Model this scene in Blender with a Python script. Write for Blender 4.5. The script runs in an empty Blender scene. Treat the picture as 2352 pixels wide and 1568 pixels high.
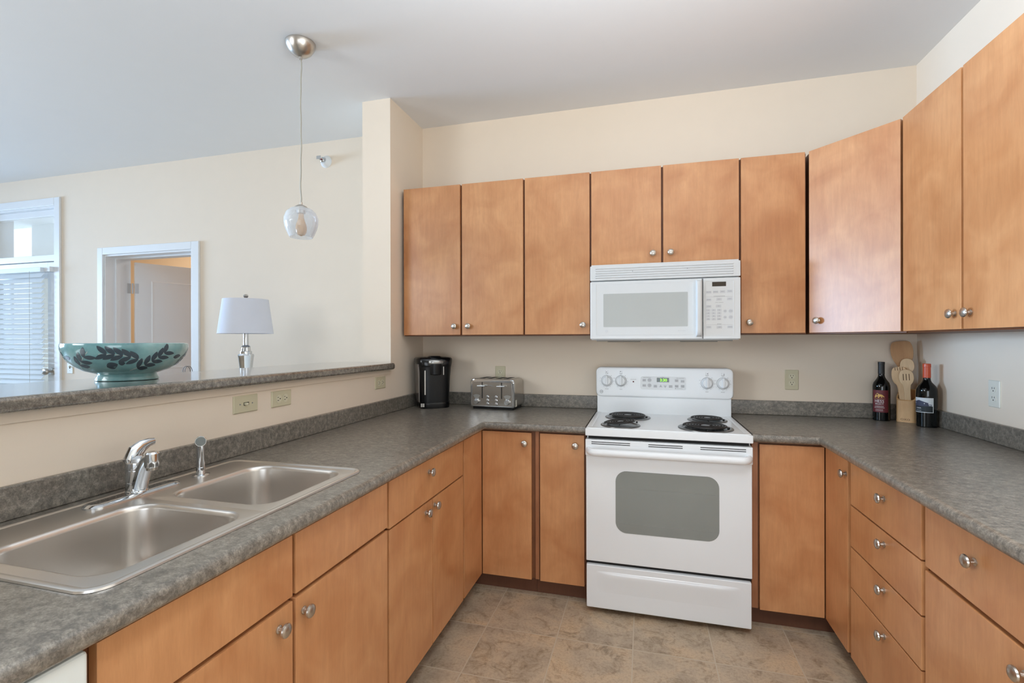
import bpy, bmesh, math, random
from mathutils import Matrix, Vector
random.seed(7)
SC = bpy.context.scene
COL = SC.collection
PI = math.pi

# ---------------------------------------------------------------- camera
CAM_H = 1.345
yaw, pitch, roll = math.radians(15.2975), math.radians(-0.0443), math.radians(-0.1281)
F = Vector((-math.sin(yaw)*math.cos(pitch), math.cos(yaw)*math.cos(pitch), math.sin(pitch)))
R0 = Vector((math.cos(yaw), math.sin(yaw), 0)); U0 = R0.cross(F)
R = R0*math.cos(roll)+U0*math.sin(roll); U = U0*math.cos(roll)-R0*math.sin(roll)
cd = bpy.data.cameras.new('camera'); cam = bpy.data.objects.new('camera', cd); COL.objects.link(cam)
cd.sensor_width = 36; cd.lens = 1109.5152/2352*36; cd.clip_start = .05
m = Matrix((R, U, -F)).transposed().to_4x4(); m.translation = Vector((0, 0, CAM_H)); cam.matrix_world = m
SC.camera = cam

# ---------------------------------------------------------------- world, lights, exposure
def lin(r, g=None, b=None):
    if g is None: g = b = r
    f = lambda c: (c/255/12.92) if c/255 <= .04045 else ((c/255+.055)/1.055)**2.4
    return (f(r), f(g), f(b), 1)
w = bpy.data.worlds.new('daylight'); SC.world = w; w.use_nodes = True
bg = w.node_tree.nodes['Background']; bg.inputs[0].default_value = (.86, .94, 1, 1); bg.inputs[1].default_value = 2.0
def area(name, loc, direction, sx, sy, power, col, spread=180):
    l = bpy.data.lights.new(name, 'AREA'); l.spread = math.radians(spread); l.shape = 'RECTANGLE'; l.size = sx; l.size_y = sy; l.energy = power; l.color = col
    o = bpy.data.objects.new(name, l); COL.objects.link(o); o.location = loc
    o.rotation_euler = Vector(direction).to_track_quat('-Z', 'Y').to_euler(); return o
LIGHTS = [
 ('window_daylight', (-9.9, .9, 1.75), (1, 0, 0), 2.8, 1.7, 168, (.48, .71, 1), 75),
 ('kitchen_uplight_fill', (.05, .75, 2.0), (.05, .12, 1), 1.1, .9, 38, (.88, .95, 1), 180),  # added unseen fill, aimed up to lift the kitchen ceiling
 ('living_uplight_fill', (-4.0, -.8, 1.8), (0, .2, 1), .9, .9, 60, (.95, .98, 1), 180),  # added off-frame uplight, evens out the living room ceiling and far wall
 ('kitchen_overhead_fill', (.25, .1, 2.80), (0.28, .1, -1), .8, .4, 21, (.90, .95, 1), 105),  # unseen overhead fill, narrowed and aimed at floor and lower cabinets
 ('living_side_fill', (-3.4, -1.2, 2.0), (1, .62, -.05), 1.4, 1.0, 21, (.88, .95, 1), 100),  # added side fill for the right wall and stove wall, no real fixture
 ('rear_low_fill', (.2, -1.7, .95), (0, 1, 0), 1.7, .9, 18, (.82, .91, 1), 140),  # fill added low behind the camera to brighten the stove front
]
for a_ in LIGHTS: area(*a_)
area('bedroom_lamp_light', (-4.0, 4.6, 2.6), (0, 0, -1), .8, .8, 20, (1, .93, .85))
vs = SC.view_settings; vs.view_transform = 'Standard'; vs.look = 'None'; vs.gamma = 1; vs.use_curve_mapping = False
vs.exposure = -0.10
SC.cycles.max_bounces = 10; SC.cycles.diffuse_bounces = 6; SC.cycles.caustics_reflective = False; SC.cycles.caustics_refractive = False
SC.cycles.sample_clamp_indirect = 6

# ---------------------------------------------------------------- materials
def new_mat(name):
    mt = bpy.data.materials.new(name); mt.use_nodes = True
    return mt, mt.node_tree, mt.node_tree.nodes['Principled BSDF']
def M(name, col, rough=.5, metal=0, coat=0, trans=0, ior=1.5, emit=None, estr=0, bump=0, bscale=200, spec=.5, var=0.03, alpha=1):
    mt, nt, p = new_mat(name)
    N = nt.nodes; L = nt.links
    tc = N.new('ShaderNodeTexCoord'); nz = N.new('ShaderNodeTexNoise'); nz.inputs['Scale'].default_value = 9; nz.inputs['Detail'].default_value = 3
    L.new(tc.outputs['Object'], nz.inputs['Vector'])
    mx = N.new('ShaderNodeMix'); mx.data_type = 'RGBA'
    mx.inputs['A'].default_value = tuple(c*(1-var) for c in col[:3])+(1,); mx.inputs['B'].default_value = tuple(min(1, c*(1+var)) for c in col[:3])+(1,)
    L.new(nz.outputs['Fac'], mx.inputs['Factor']); L.new(mx.outputs['Result'], p.inputs['Base Color'])
    p.inputs['Roughness'].default_value = rough; p.inputs['Metallic'].default_value = metal
    p.inputs['Coat Weight'].default_value = coat; p.inputs['Coat Roughness'].default_value = .12
    p.inputs['Transmission Weight'].default_value = trans; p.inputs['IOR'].default_value = ior
    p.inputs['Specular IOR Level'].default_value = spec
    if emit: p.inputs['Emission Color'].default_value = emit; p.inputs['Emission Strength'].default_value = estr
    if bump:
        b = N.new('ShaderNodeBump'); b.inputs['Strength'].default_value = bump; b.inputs['Distance'].default_value = .002
        n2 = N.new('ShaderNodeTexNoise'); n2.inputs['Scale'].default_value = bscale; L.new(tc.outputs['Object'], n2.inputs['Vector'])
        L.new(n2.outputs['Fac'], b.inputs['Height']); L.new(b.outputs['Normal'], p.inputs['Normal'])
    return mt
def ramp(N, stops):
    r = N.new('ShaderNodeValToRGB'); e = r.color_ramp.elements
    e[0].position, e[0].color = stops[0]; e[1].position, e[1].color = stops[-1]
    for pos, c in stops[1:-1]:
        x = e.new(pos); x.color = c
    return r
def noise(nt, vec, scale, detail=4, rough=.55, dist=0):
    n = nt.nodes.new('ShaderNodeTexNoise'); n.inputs['Scale'].default_value = scale; n.inputs['Detail'].default_value = detail
    n.inputs['Roughness'].default_value = rough; n.inputs['Distortion'].default_value = dist; nt.links.new(vec, n.inputs['Vector']); return n
def mixc(nt, mode, fac, a, b):
    x = nt.nodes.new('ShaderNodeMix'); x.data_type = 'RGBA'; x.blend_type = mode
    for s, v in (('Factor', fac), ('A', a), ('B', b)):
        if hasattr(v, 'is_linked') or hasattr(v, 'links'): nt.links.new(v, x.inputs[s])
        else: x.inputs[s].default_value = v
    return x.outputs['Result']
def wood(name, light, dark, rough=.36, coat=.25, stretch=(7, 7, .7)):
    mt, nt, p = new_mat(name); N = nt.nodes; L = nt.links
    tc = N.new('ShaderNodeTexCoord'); oi = N.new('ShaderNodeObjectInfo')
    add = N.new('ShaderNodeVectorMath'); add.operation = 'ADD'
    mul = N.new('ShaderNodeVectorMath'); mul.operation = 'SCALE'; mul.inputs[0].default_value = (13, 7, 5); L.new(oi.outputs['Random'], mul.inputs['Scale'])
    L.new(tc.outputs['Object'], add.inputs[0]); L.new(mul.outputs[0], add.inputs[1])
    mp = N.new('ShaderNodeMapping'); mp.inputs['Scale'].default_value = stretch; L.new(add.outputs[0], mp.inputs['Vector'])
    blot = noise(nt, add.outputs[0], 5.5, 3, .5, .6)
    gr = noise(nt, mp.outputs[0], 9, 6, .62, .35)
    fine = noise(nt, mp.outputs[0], 60, 3, .6)
    r1 = ramp(N, [(.28, dark), (.75, light)]); L.new(blot.outputs['Fac'], r1.inputs['Fac'])
    r2 = ramp(N, [(.3, (.80, .77, .72, 1)), (.62, (1.03, 1.03, 1.03, 1))]); L.new(gr.outputs['Fac'], r2.inputs['Fac'])
    c = mixc(nt, 'MULTIPLY', .48, r1.outputs['Color'], r2.outputs['Color'])
    r3 = ramp(N, [(.3, (.9, .88, .86, 1)), (.6, (1, 1, 1, 1))]); L.new(fine.outputs['Fac'], r3.inputs['Fac'])
    c = mixc(nt, 'MULTIPLY', .5, c, r3.outputs['Color'])
    L.new(c, p.inputs['Base Color']); p.inputs['Roughness'].default_value = rough
    p.inputs['Coat Weight'].default_value = coat; p.inputs['Coat Roughness'].default_value = .28
    return mt
def laminate(name):
    mt, nt, p = new_mat(name); N = nt.nodes; L = nt.links
    g = N.new('ShaderNodeNewGeometry')
    mp = N.new('ShaderNodeMapping'); mp.inputs['Scale'].default_value = (1, 1.35, 1.2); mp.inputs['Rotation'].default_value = (0, 0, .5); L.new(g.outputs['Position'], mp.inputs['Vector'])
    a = noise(nt, mp.outputs[0], 48, 8, .78, .2); b = noise(nt, mp.outputs[0], 230, 4, .65); c0 = noise(nt, mp.outputs[0], 10, 4, .55)
    ra = ramp(N, [(.30, lin(80, 76, 70)), (.45, lin(111, 106, 98)), (.57, lin(138, 132, 122)), (.72, lin(173, 166, 154))]); L.new(a.outputs['Fac'], ra.inputs['Fac'])
    rb = ramp(N, [(.34, (.52, .51, .50, 1)), (.62, (1.22, 1.22, 1.22, 1))]); L.new(b.outputs['Fac'], rb.inputs['Fac'])
    rc = ramp(N, [(.35, (.90, .89, .88, 1)), (.65, (1.05, 1.05, 1.05, 1))]); L.new(c0.outputs['Fac'], rc.inputs['Fac'])
    c = mixc(nt, 'MULTIPLY', .6, ra.outputs['Color'], rb.outputs['Color']); c = mixc(nt, 'MULTIPLY', .7, c, rc.outputs['Color'])
    L.new(c, p.inputs['Base Color']); p.inputs['Roughness'].default_value = .36; p.inputs['Specular IOR Level'].default_value = .6; p.inputs['Coat Weight'].default_value = .4; p.inputs['Coat Roughness'].default_value = .27; p.inputs['Coat IOR'].default_value = 1.6
    return mt
def tile_floor(name):
    mt, nt, p = new_mat(name); N = nt.nodes; L = nt.links
    g = N.new('ShaderNodeNewGeometry')
    sh = N.new('ShaderNodeVectorMath'); sh.operation = 'ADD'; sh.inputs[1].default_value = (.720+.335*20, -2.499+.332*20, 0); L.new(g.outputs['Position'], sh.inputs[0])
    br = N.new('ShaderNodeTexBrick'); br.offset = 0; br.squash = 1
    br.inputs['Scale'].default_value = 1; br.inputs['Brick Width'].default_value = .335; br.inputs['Row Height'].default_value = .332
    br.inputs['Mortar Size'].default_value = .0027; br.inputs['Mortar Smooth'].default_value = .1
    br.inputs['Color1'].default_value = (0, 0, 0, 1); br.inputs['Color2'].default_value = (1, 1, 1, 1); L.new(sh.outputs[0], br.inputs['Vector'])
    sep = N.new('ShaderNodeSeparateColor'); L.new(br.outputs['Color'], sep.inputs[0])
    sc = N.new('ShaderNodeVectorMath'); sc.operation = 'SCALE'; sc.inputs[0].default_value = (5, 9, 3); L.new(sep.outputs[0], sc.inputs['Scale'])
    ad = N.new('ShaderNodeVectorMath'); ad.operation = 'ADD'; L.new(g.outputs['Position'], ad.inputs[0]); L.new(sc.outputs[0], ad.inputs[1])
    big = noise(nt, ad.outputs[0], 4.5, 5, .6, .4); mid = noise(nt, ad.outputs[0], 11, 10, .78, .7); fine = noise(nt, ad.outputs[0], 90, 4, .7)
    rb = ramp(N, [(.3, lin(156, 140, 121)), (.5, lin(180, 162, 139)), (.7, lin(199, 173, 141))]); L.new(big.outputs['Fac'], rb.inputs['Fac'])
    rm = ramp(N, [(.36, (.36, .31, .27, 1)), (.42, (.72, .68, .63, 1)), (.49, (1, 1, 1, 1))]); L.new(mid.outputs['Fac'], rm.inputs['Fac'])
    rf = ramp(N, [(.36, (.72, .68, .65, 1)), (.55, (1.03, 1.03, 1.03, 1))]); L.new(fine.outputs['Fac'], rf.inputs['Fac'])
    c = mixc(nt, 'MULTIPLY', .75, rb.outputs['Color'], rm.outputs['Color']); c = mixc(nt, 'MULTIPLY', .6, c, rf.outputs['Color'])
    c = mixc(nt, 'MIX', br.outputs['Fac'], c, lin(186, 172, 151))
    L.new(c, p.inputs['Base Color']); p.inputs['Roughness'].default_value = .48
    bp = N.new('ShaderNodeBump'); bp.invert = True; bp.inputs['Strength'].default_value = .4; bp.inputs['Distance'].default_value = .002; L.new(br.outputs['Fac'], bp.inputs['Height']); L.new(bp.outputs['Normal'], p.inputs['Normal'])
    return mt
def steel(name, col, rough, aniso=(1, 60, 60), rv=.12):
    mt, nt, p = new_mat(name); N = nt.nodes; L = nt.links
    tc = N.new('ShaderNodeTexCoord'); mp = N.new('ShaderNodeMapping'); mp.inputs['Scale'].default_value = aniso; L.new(tc.outputs['Object'], mp.inputs['Vector'])
    n = noise(nt, mp.outputs[0], 12, 5, .7)
    mr = N.new('ShaderNodeMapRange'); mr.inputs['To Min'].default_value = max(.02, rough-rv/2); mr.inputs['To Max'].default_value = rough+rv/2
    L.new(n.outputs['Fac'], mr.inputs['Value']); L.new(mr.outputs[0], p.inputs['Roughness'])
    p.inputs['Base Color'].default_value = col; p.inputs['Metallic'].default_value = 1
    return mt
WALL = M('cream_wall_paint', lin(235, 221, 203), .75, bump=.06, bscale=260, var=.015)
WALLW = M('pale_living_wall_paint', lin(236, 224, 206), .75, bump=.06, bscale=260, var=.015)
CEIL = M('ceiling_paint', lin(232, 234, 236), .85, bump=.08, bscale=160, var=.01)
TRIM = M('white_trim_paint', lin(232, 235, 238), .35, var=.01)
BEDW = M('warm_bedroom_paint', lin(228, 205, 172), .8, var=.02)
FLOOR = tile_floor('beige_stone_tile')
CARPET = M('beige_carpet', lin(176, 164, 148), .95, bump=.4, bscale=400)
EXT = M('white_balcony_plaster', lin(232, 240, 245), .8)
WOOD = wood('maple_veneer', lin(211, 156, 108), lin(186, 126, 80))
FRAME = wood('maple_frame_edge', lin(128, 80, 48), lin(108, 64, 36), .5, 0)
STILE = wood('maple_face_frame', lin(170, 116, 80), lin(150, 98, 64), .45, .1)
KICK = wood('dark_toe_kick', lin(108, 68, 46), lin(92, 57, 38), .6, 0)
LAM = laminate('grey_stone_laminate')
LAMB = laminate('polished_grey_bar_laminate'); _b = LAMB.node_tree.nodes['Principled BSDF']; _b.inputs['Coat Weight'].default_value = .9; _b.inputs['Coat Roughness'].default_value = .10; _b.inputs['Roughness'].default_value = .25
WHITE = M('white_appliance_enamel', lin(229, 233, 236), .28, coat=.35, var=.008)
MWHITE = M('white_microwave_enamel', lin(216, 219, 220), .3, coat=.25, var=.008)
MWHITE2 = M('white_microwave_plastic', lin(214, 217, 218), .4, var=.008)
WHITE2 = M('white_appliance_plastic', lin(230, 234, 237), .4, var=.008)
GAP = M('dark_seam', lin(30, 28, 27), .8)
GREYL = M('grey_print', lin(134, 136, 140), .6)
GREYB = M('pale_grey_button', lin(200, 203, 207), .5)
OVGLASS = M('oven_grey_glass', lin(128, 133, 130), .12, coat=.5, var=.05)
MWGLASS = M('microwave_pale_glass', lin(184, 188, 186), .10, coat=.5, var=.02)
RACK = M('faint_rack_grey', lin(146, 150, 146), .3)
LCD = M('dark_display', lin(70, 62, 54), .15)
LCDG = M('green_dark_display', lin(14, 44, 24), .12)
GREEN = M('green_digits', lin(120, 255, 30), .5, emit=(.30, 1, .03, 1), estr=2.2)
REDL = M('dark_red_lamp', lin(96, 24, 30), .2)
NICKEL = steel('brushed_nickel', lin(196, 190, 182), .30, (30, 30, 30), .1)
STEEL = steel('brushed_stainless', lin(226, 222, 217), .31, (3, 90, 90), .05)
TSTEEL = steel('toaster_stainless', lin(184, 180, 174), .22, (2, 60, 60), .1)
CHROME = steel('polished_chrome', lin(212, 216, 220), .07, (10, 10, 10), .03)
PANM = steel('drip_pan_metal', lin(140, 140, 140), .3, (10, 10, 10), .1)
PANM2 = M('grey_filter_mesh', lin(120, 118, 112), .7, metal=.2)
COIL = M('black_coil_iron', lin(46, 44, 43), .45, metal=.4)
BLACK = M('black_plastic', lin(11, 12, 14), .2, spec=.4)
BLACKM = M('matte_black_plastic', lin(13, 14, 16), .36, spec=.35)
SILVERP = M('silver_plastic', lin(178, 178, 176), .28, metal=.7)
SMOKE = M('smoke_tank', lin(112, 106, 102), .15, var=.05)
ALMOND = M('almond_plastic', lin(206, 199, 170), .4, var=.01)
ALMONDL = M('almond_socket_plastic', lin(214, 209, 184), .35, var=.01)
WPLATE = M('white_plate_plastic', lin(226, 225, 214), .4, var=.01)
HOLE = M('socket_hole', lin(36, 32, 24), .8)
BGLASS = M('dark_bottle_glass', lin(6, 9, 9), .05, spec=.4)
CAPB = M('black_foil', lin(26, 27, 29), .42)
CAPO = M('orange_foil', lin(206, 78, 40), .36, coat=.2)
LABR = M('maroon_label', lin(104, 34, 42), .5)
LABW = M('white_label', lin(214, 220, 224), .55)
LABD = M('dark_blue_print', lin(62, 66, 88), .6)
LABK = M('black_print', lin(34, 42, 46), .6)
INKW = M('white_ink', lin(232, 228, 226), .6)
INKG = M('gold_ink', lin(222, 176, 92), .4)
BAMBOO = wood('bamboo_wood', lin(222, 182, 134), lin(206, 162, 112), .45, .05, (9, 9, .8))
BAMBOOP = wood('pale_bamboo', lin(226, 196, 156), lin(214, 180, 138), .5, 0, (9, 9, .8))
BAMBOOD = wood('toasted_bamboo', lin(204, 160, 112), lin(178, 130, 84), .5, 0, (9, 9, .8))
BURN = M('burnt_engraving', lin(92, 60, 34), .7)
SHADE = M('white_linen', lin(214, 218, 230), .9, bump=.2, bscale=500)
SLAT = M('white_blind_slat', lin(240, 244, 246), .45)
_nt = SLAT.node_tree; _p = _nt.nodes['Principled BSDF']; _t = _nt.nodes.new('ShaderNodeBsdfTranslucent'); _t.inputs[0].default_value = (.9, .95, 1, 1)
_x = _nt.nodes.new('ShaderNodeMixShader'); _x.inputs[0].default_value = .28; _nt.links.new(_p.outputs[0], _x.inputs[1]); _nt.links.new(_t.outputs[0], _x.inputs[2]); _nt.links.new(_x.outputs[0], _nt.nodes['Material Output'].inputs['Surface'])
CORD = M('pale_cord', lin(176, 174, 164), .5)
BULB = M('amber_bulb', lin(226, 176, 122), .2, coat=.3)
WIRE = M('dark_wire', lin(52, 54, 58), .35, metal=.6)
TABLEW = wood('walnut_table', lin(110, 78, 54), lin(90, 62, 42))
DWWHITE = M('dishwasher_white', lin(226, 232, 230), .35, var=.01)
BOWLIN = M('bowl_dark_glaze', lin(64, 92, 96), .15, coat=.4)
def glass_mat(name, col=(1, 1, 1, 1), rough=0.0, mixf=.86):
    mt = bpy.data.materials.new(name); mt.use_nodes = True; nt = mt.node_tree; N = nt.nodes; L = nt.links
    p = N['Principled BSDF']; p.inputs['Base Color'].default_value = col; p.inputs['Roughness'].default_value = .05; p.inputs['Specular IOR Level'].default_value = .9
    t = N.new('ShaderNodeBsdfTransparent'); t.inputs[0].default_value = col; x = N.new('ShaderNodeMixShader')
    fr = N.new('ShaderNodeLayerWeight'); fr.inputs['Blend'].default_value = .35
    mr = N.new('ShaderNodeMapRange'); mr.inputs['To Min'].default_value = mixf; mr.inputs['To Max'].default_value = mixf-.55
    L.new(fr.outputs['Facing'], mr.inputs['Value']); L.new(mr.outputs[0], x.inputs['Fac']); L.new(p.outputs[0], x.inputs[1]); L.new(t.outputs[0], x.inputs[2])
    L.new(x.outputs[0], N['Material Output'].inputs['Surface']); return mt
PANE = glass_mat('clear_pane', (.93, .97, 1, 1), mixf=.95)
SHADEG = glass_mat('ribbed_clear_glass', (.93, .95, .97, 1), mixf=.84)
def bowl_glaze():
    mt, nt, p = new_mat('teal_glaze'); N = nt.nodes; L = nt.links
    tc = N.new('ShaderNodeTexCoord'); n = noise(nt, tc.outputs['Object'], 9, 4, .6)
    r = ramp(N, [(.3, lin(92, 140, 148)), (.52, lin(124, 170, 174)), (.78, lin(168, 198, 198))]); L.new(n.outputs['Fac'], r.inputs['Fac'])
    L.new(r.outputs['Color'], p.inputs['Base Color']); p.inputs['Roughness'].default_value = .12; p.inputs['Coat Weight'].default_value = .5; return mt
TEAL = bowl_glaze()
LEAF = M('dark_leaf_glaze', lin(62, 76, 86), .2, coat=.4)
LEAFS = M('pale_scratched_line', lin(168, 184, 182), .3)

# ---------------------------------------------------------------- mesh builder
ROOTM = {}
class MB:
    def __init__(s): s.v = []; s.f = []; s.mi = []; s.cur = 0
    def add(s, vs, fs, mat=None):
        k = len(s.v); s.v += [tuple(v) for v in vs]; s.f += [tuple(i+k for i in f) for f in fs]; s.mi += [s.cur]*len(fs); return s
    def slot(s, i): s.cur = i; return s
    def frombm(s, bm, X=None):
        bm.verts.index_update(); vs = [(X @ v.co if X else v.co) for v in bm.verts]
        s.add(vs, [[v.index for v in f.verts] for f in bm.faces]); bm.free(); return s
    def box(s, x0, x1, y0, y1, z0, z1, b=0, seg=2, X=None):
        bm = bmesh.new(); bmesh.ops.create_cube(bm, size=1)
        for v in bm.verts: v.co = Vector(((x0+x1)/2+v.co.x*(x1-x0), (y0+y1)/2+v.co.y*(y1-y0), (z0+z1)/2+v.co.z*(z1-z0)))
        if b: bmesh.ops.bevel(bm, geom=list(bm.edges), offset=b, segments=seg, profile=.5, affect='EDGES')
        return s.frombm(bm, X)
    def lathe(s, prof, X=None, n=28, cap=True):
        vs = []; fs = []
        for r, z in prof:
            for i in range(n): a = 2*PI*i/n; vs.append(Vector((r*math.cos(a), r*math.sin(a), z)))
        for j in range(len(prof)-1):
            for i in range(n): fs.append((j*n+i, j*n+(i+1) % n, (j+1)*n+(i+1) % n, (j+1)*n+i))
        if cap:
            if prof[0][0] > 1e-6: fs.append(tuple(range(n-1, -1, -1)))
            if prof[-1][0] > 1e-6: fs.append(tuple((len(prof)-1)*n+i for i in range(n)))
        if X: vs = [X @ v for v in vs]
        return s.add(vs, fs)
    def tube(s, pts, r, n=10, X=None, closed=False, flat=1):
        pts = [Vector(p) for p in pts]; k = len(pts); rr = r if isinstance(r, (list, tuple)) else [r]*k
        vs = []; fs = []; up = None
        for i, p in enumerate(pts):
            if closed: t = (pts[(i+1) % k]-pts[i-1])
            else: t = pts[min(i+1, k-1)]-pts[max(i-1, 0)]
            t.normalize()
            if up is None: up = Vector((0, 0, 1)) if abs(t.z) < .9 else Vector((1, 0, 0))
            sd = t.cross(up).normalized(); up = sd.cross(t).normalized()
            for j in range(n): a = 2*PI*j/n; vs.append(p+sd*math.cos(a)*rr[i]+up*math.sin(a)*rr[i]*flat)
        for i in range(k if closed else k-1):
            i2 = (i+1) % k
            for j in range(n): fs.append((i*n+j, i*n+(j+1) % n, i2*n+(j+1) % n, i2*n+j))
        if not closed: fs += [tuple(range(n-1, -1, -1)), tuple((k-1)*n+j for j in range(n))]
        if X: vs = [X @ v for v in vs]
        return s.add(vs, fs)
    def loft(s, loops, X=None, c0=True, c1=True, closed=True):
        n = len(loops[0]); vs = [Vector(p) for l in loops for p in l]; fs = []
        for j in range(len(loops)-1):
            for i in range(n if closed else n-1): fs.append((j*n+i, j*n+(i+1) % n, (j+1)*n+(i+1) % n, (j+1)*n+i))
        if c0: fs.append(tuple(range(n-1, -1, -1)))
        if c1: fs.append(tuple((len(loops)-1)*n+i for i in range(n)))
        if X: vs = [X @ v for v in vs]
        return s.add(vs, fs)
    def prism(s, poly, a, b, X=None, bev=0):          # polygon in local XY, from z=a to z=b
        bm = bmesh.new(); vs = [bm.verts.new((p[0], p[1], a)) for p in poly]; f = bm.faces.new(vs)
        r = bmesh.ops.extrude_face_region(bm, geom=[f])
        for g in r['geom']:
            if isinstance(g, bmesh.types.BMVert): g.co.z = b
        bmesh.ops.recalc_face_normals(bm, faces=list(bm.faces))
        if bev: bmesh.ops.bevel(bm, geom=[e for e in bm.edges if abs(e.verts[0].co.z-e.verts[1].co.z) < 1e-7], offset=bev, segments=2, profile=.5, affect='EDGES')
        return s.frombm(bm, X)
    def text(s, txt, size, X, depth=.0004, align='CENTER', sx=1):
        cu = bpy.data.curves.new('t', 'FONT'); cu.body = txt; cu.size = size; cu.align_x = align; cu.align_y = 'CENTER'; cu.extrude = depth/2; cu.resolution_u = 2
        ob = bpy.data.objects.new('t', cu); COL.objects.link(ob); dg = bpy.context.evaluated_depsgraph_get(); dg.update()
        me = bpy.data.meshes.new_from_object(ob.evaluated_get(dg)); bpy.data.objects.remove(ob); bpy.data.curves.remove(cu)
        vs = [(X(Vector((v.co.x*sx, v.co.y, v.co.z))) if callable(X) else X @ Vector((v.co.x*sx, v.co.y, v.co.z))) for v in me.vertices]
        s.add(vs, [tuple(p.vertices) for p in me.polygons]); bpy.data.meshes.remove(me); return s
    def build(s, name, mats, parent=None, ang=26, local=False):
        me = bpy.data.meshes.new(name); root = parent
        while root is not None and root.name not in ROOTM: root = root.parent
        vs = s.v
        if root is not None and not local:
            inv = ROOTM[root.name].inverted(); vs = [inv @ Vector(v) for v in vs]
        me.from_pydata([tuple(v) for v in vs], [], s.f); me.update()
        for mt in (mats if isinstance(mats, (list, tuple)) else [mats]): me.materials.append(mt)
        for p, i in zip(me.polygons, s.mi): p.material_index = i; p.use_smooth = True
        bm = bmesh.new(); bm.from_mesh(me); bmesh.ops.recalc_face_normals(bm, faces=list(bm.faces)) if not getattr(s, 'keep', False) else None; bm.to_mesh(me); bm.free()
        me.set_sharp_from_angle(angle=math.radians(ang))
        o = bpy.data.objects.new(name, me); COL.objects.link(o)
        wn = o.modifiers.new('weighted', 'WEIGHTED_NORMAL'); wn.keep_sharp = True; wn.weight = 80
        if parent is not None: o.parent = parent
        return o
def tag(o, label, cat, group=None, kind=None):
    o['label'] = label; o['category'] = cat
    if group: o['group'] = group
    if kind: o['kind'] = kind
    return o
def thing(name, label, cat, loc, rz=0, group=None):
    o = bpy.data.objects.new(name, None); COL.objects.link(o); o.location = loc; o.rotation_euler = (0, 0, rz); o.empty_display_size = .05
    ROOTM[o.name] = Matrix.Translation(loc) @ Matrix.Rotation(rz, 4, 'Z'); return tag(o, label, cat, group)
def struct(name, mb, mats, label, cat, parent=None):
    o = mb.build(name, mats, parent)
    if parent is None: tag(o, label, cat, None, 'structure')
    return o
def rrect(x0, x1, y0, y1, r, k=6, z=None):
    rs = r if isinstance(r, (list, tuple)) else [r]*4; out = []
    for (cx, cy, a0), q in zip(((x1, y1, 0), (x0, y1, 90), (x0, y0, 180), (x1, y0, 270)), rs):
        sx = -1 if a0 in (0, 270) else 1; sy = -1 if a0 in (0, 90) else 1
        for i in range(k+1):
            a = math.radians(a0+90*i/k); out.append((cx+sx*q+q*math.cos(a), cy+sy*q+q*math.sin(a)))
    return [(p[0], p[1], z) for p in out] if z is not None else out
def superell(a, b, n=40, e=3.2, z=None):
    o = []
    for i in range(n):
        t = 2*PI*i/n; c, s_ = math.cos(t), math.sin(t)
        o.append((a*math.copysign(abs(c)**(2/e), c), b*math.copysign(abs(s_)**(2/e), s_)))
    return [(p[0], p[1], z) for p in o] if z is not None else o
TR = Matrix.Translation
def RX(a): return Matrix.Rotation(a, 4, 'X')
def RY(a): return Matrix.Rotation(a, 4, 'Y')
def RZ(a): return Matrix.Rotation(a, 4, 'Z')
def face_y(x, y, z): return TR((x, y, z)) @ RX(PI/2)                 # local XY -> world XZ, local +z -> world -Y
def face_px(x, y, z): return TR((x, y, z)) @ RZ(PI/2) @ RX(PI/2)     # on a wall facing +X : local x -> world +Y
def face_nx(x, y, z): return TR((x, y, z)) @ RZ(-PI/2) @ RX(PI/2)    # facing -X : local x -> world -Y

# ---------------------------------------------------------------- the setting
XL, XR, D, CZ = -1.499, 1.4286, 3.110, 2.837
XW, YF = -10.0, -3.7                                                     # far left wall, wall behind the camera
struct('floor', MB().box(XW-.1, XR+.1, YF-.1, D, -.1, 0), FLOOR, 'beige stone tile floor', 'floor')
struct('ceiling', MB().box(XW-.1, XR+.1, YF-.1, D+.02, CZ, CZ+.1), CEIL, 'white ceiling over kitchen and living room', 'ceiling')
struct('wall_right', MB().box(XR, XR+.1, YF-.1, D+.2, 0, CZ), WALL, 'cream wall to the right of the kitchen', 'wall')
wb = MB().box(-3.545, XR, D, D+.21, 0, CZ).box(-5.10, -4.514, D, D+.21, 0, CZ).box(XW-.1, -6.03, D, D+.21, 0, CZ)
wb.box(-4.514, -3.545, D, D+.21, 2.099, CZ).box(-6.03, -5.10, D, D+.21, 2.58, CZ)
struct('wall_back', wb, WALL, 'cream wall behind the stove and across the living room', 'wall')
struct('wall_partition', MB().box(-1.692, XL, 2.661, D, 0, CZ), WALL, 'narrow full-height cream wall end beside the coffee maker', 'wall')
struct('wall_half', MB().box(-1.62, XL, -.6, 2.661, 0, 1.174), WALL, 'cream half wall under the raised bar top', 'wall')
struct('trim_1', MB().box(XL, XL+.006, -.6, 2.655, 1.146, 1.174, .001, 1), WALL, 'thin cream trim board under the bar top', 'trim')
wl = MB().box(XW-.1, XW, YF-.1, D+.2, 0, CZ)
struct('wall_left', wl, WALLW, 'far living room wall', 'wall')
struct('wall_front', MB().box(XW-.1, XR+.1, YF-.1, YF, 0, CZ), WALL, 'cream wall opposite the stove', 'wall')
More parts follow.
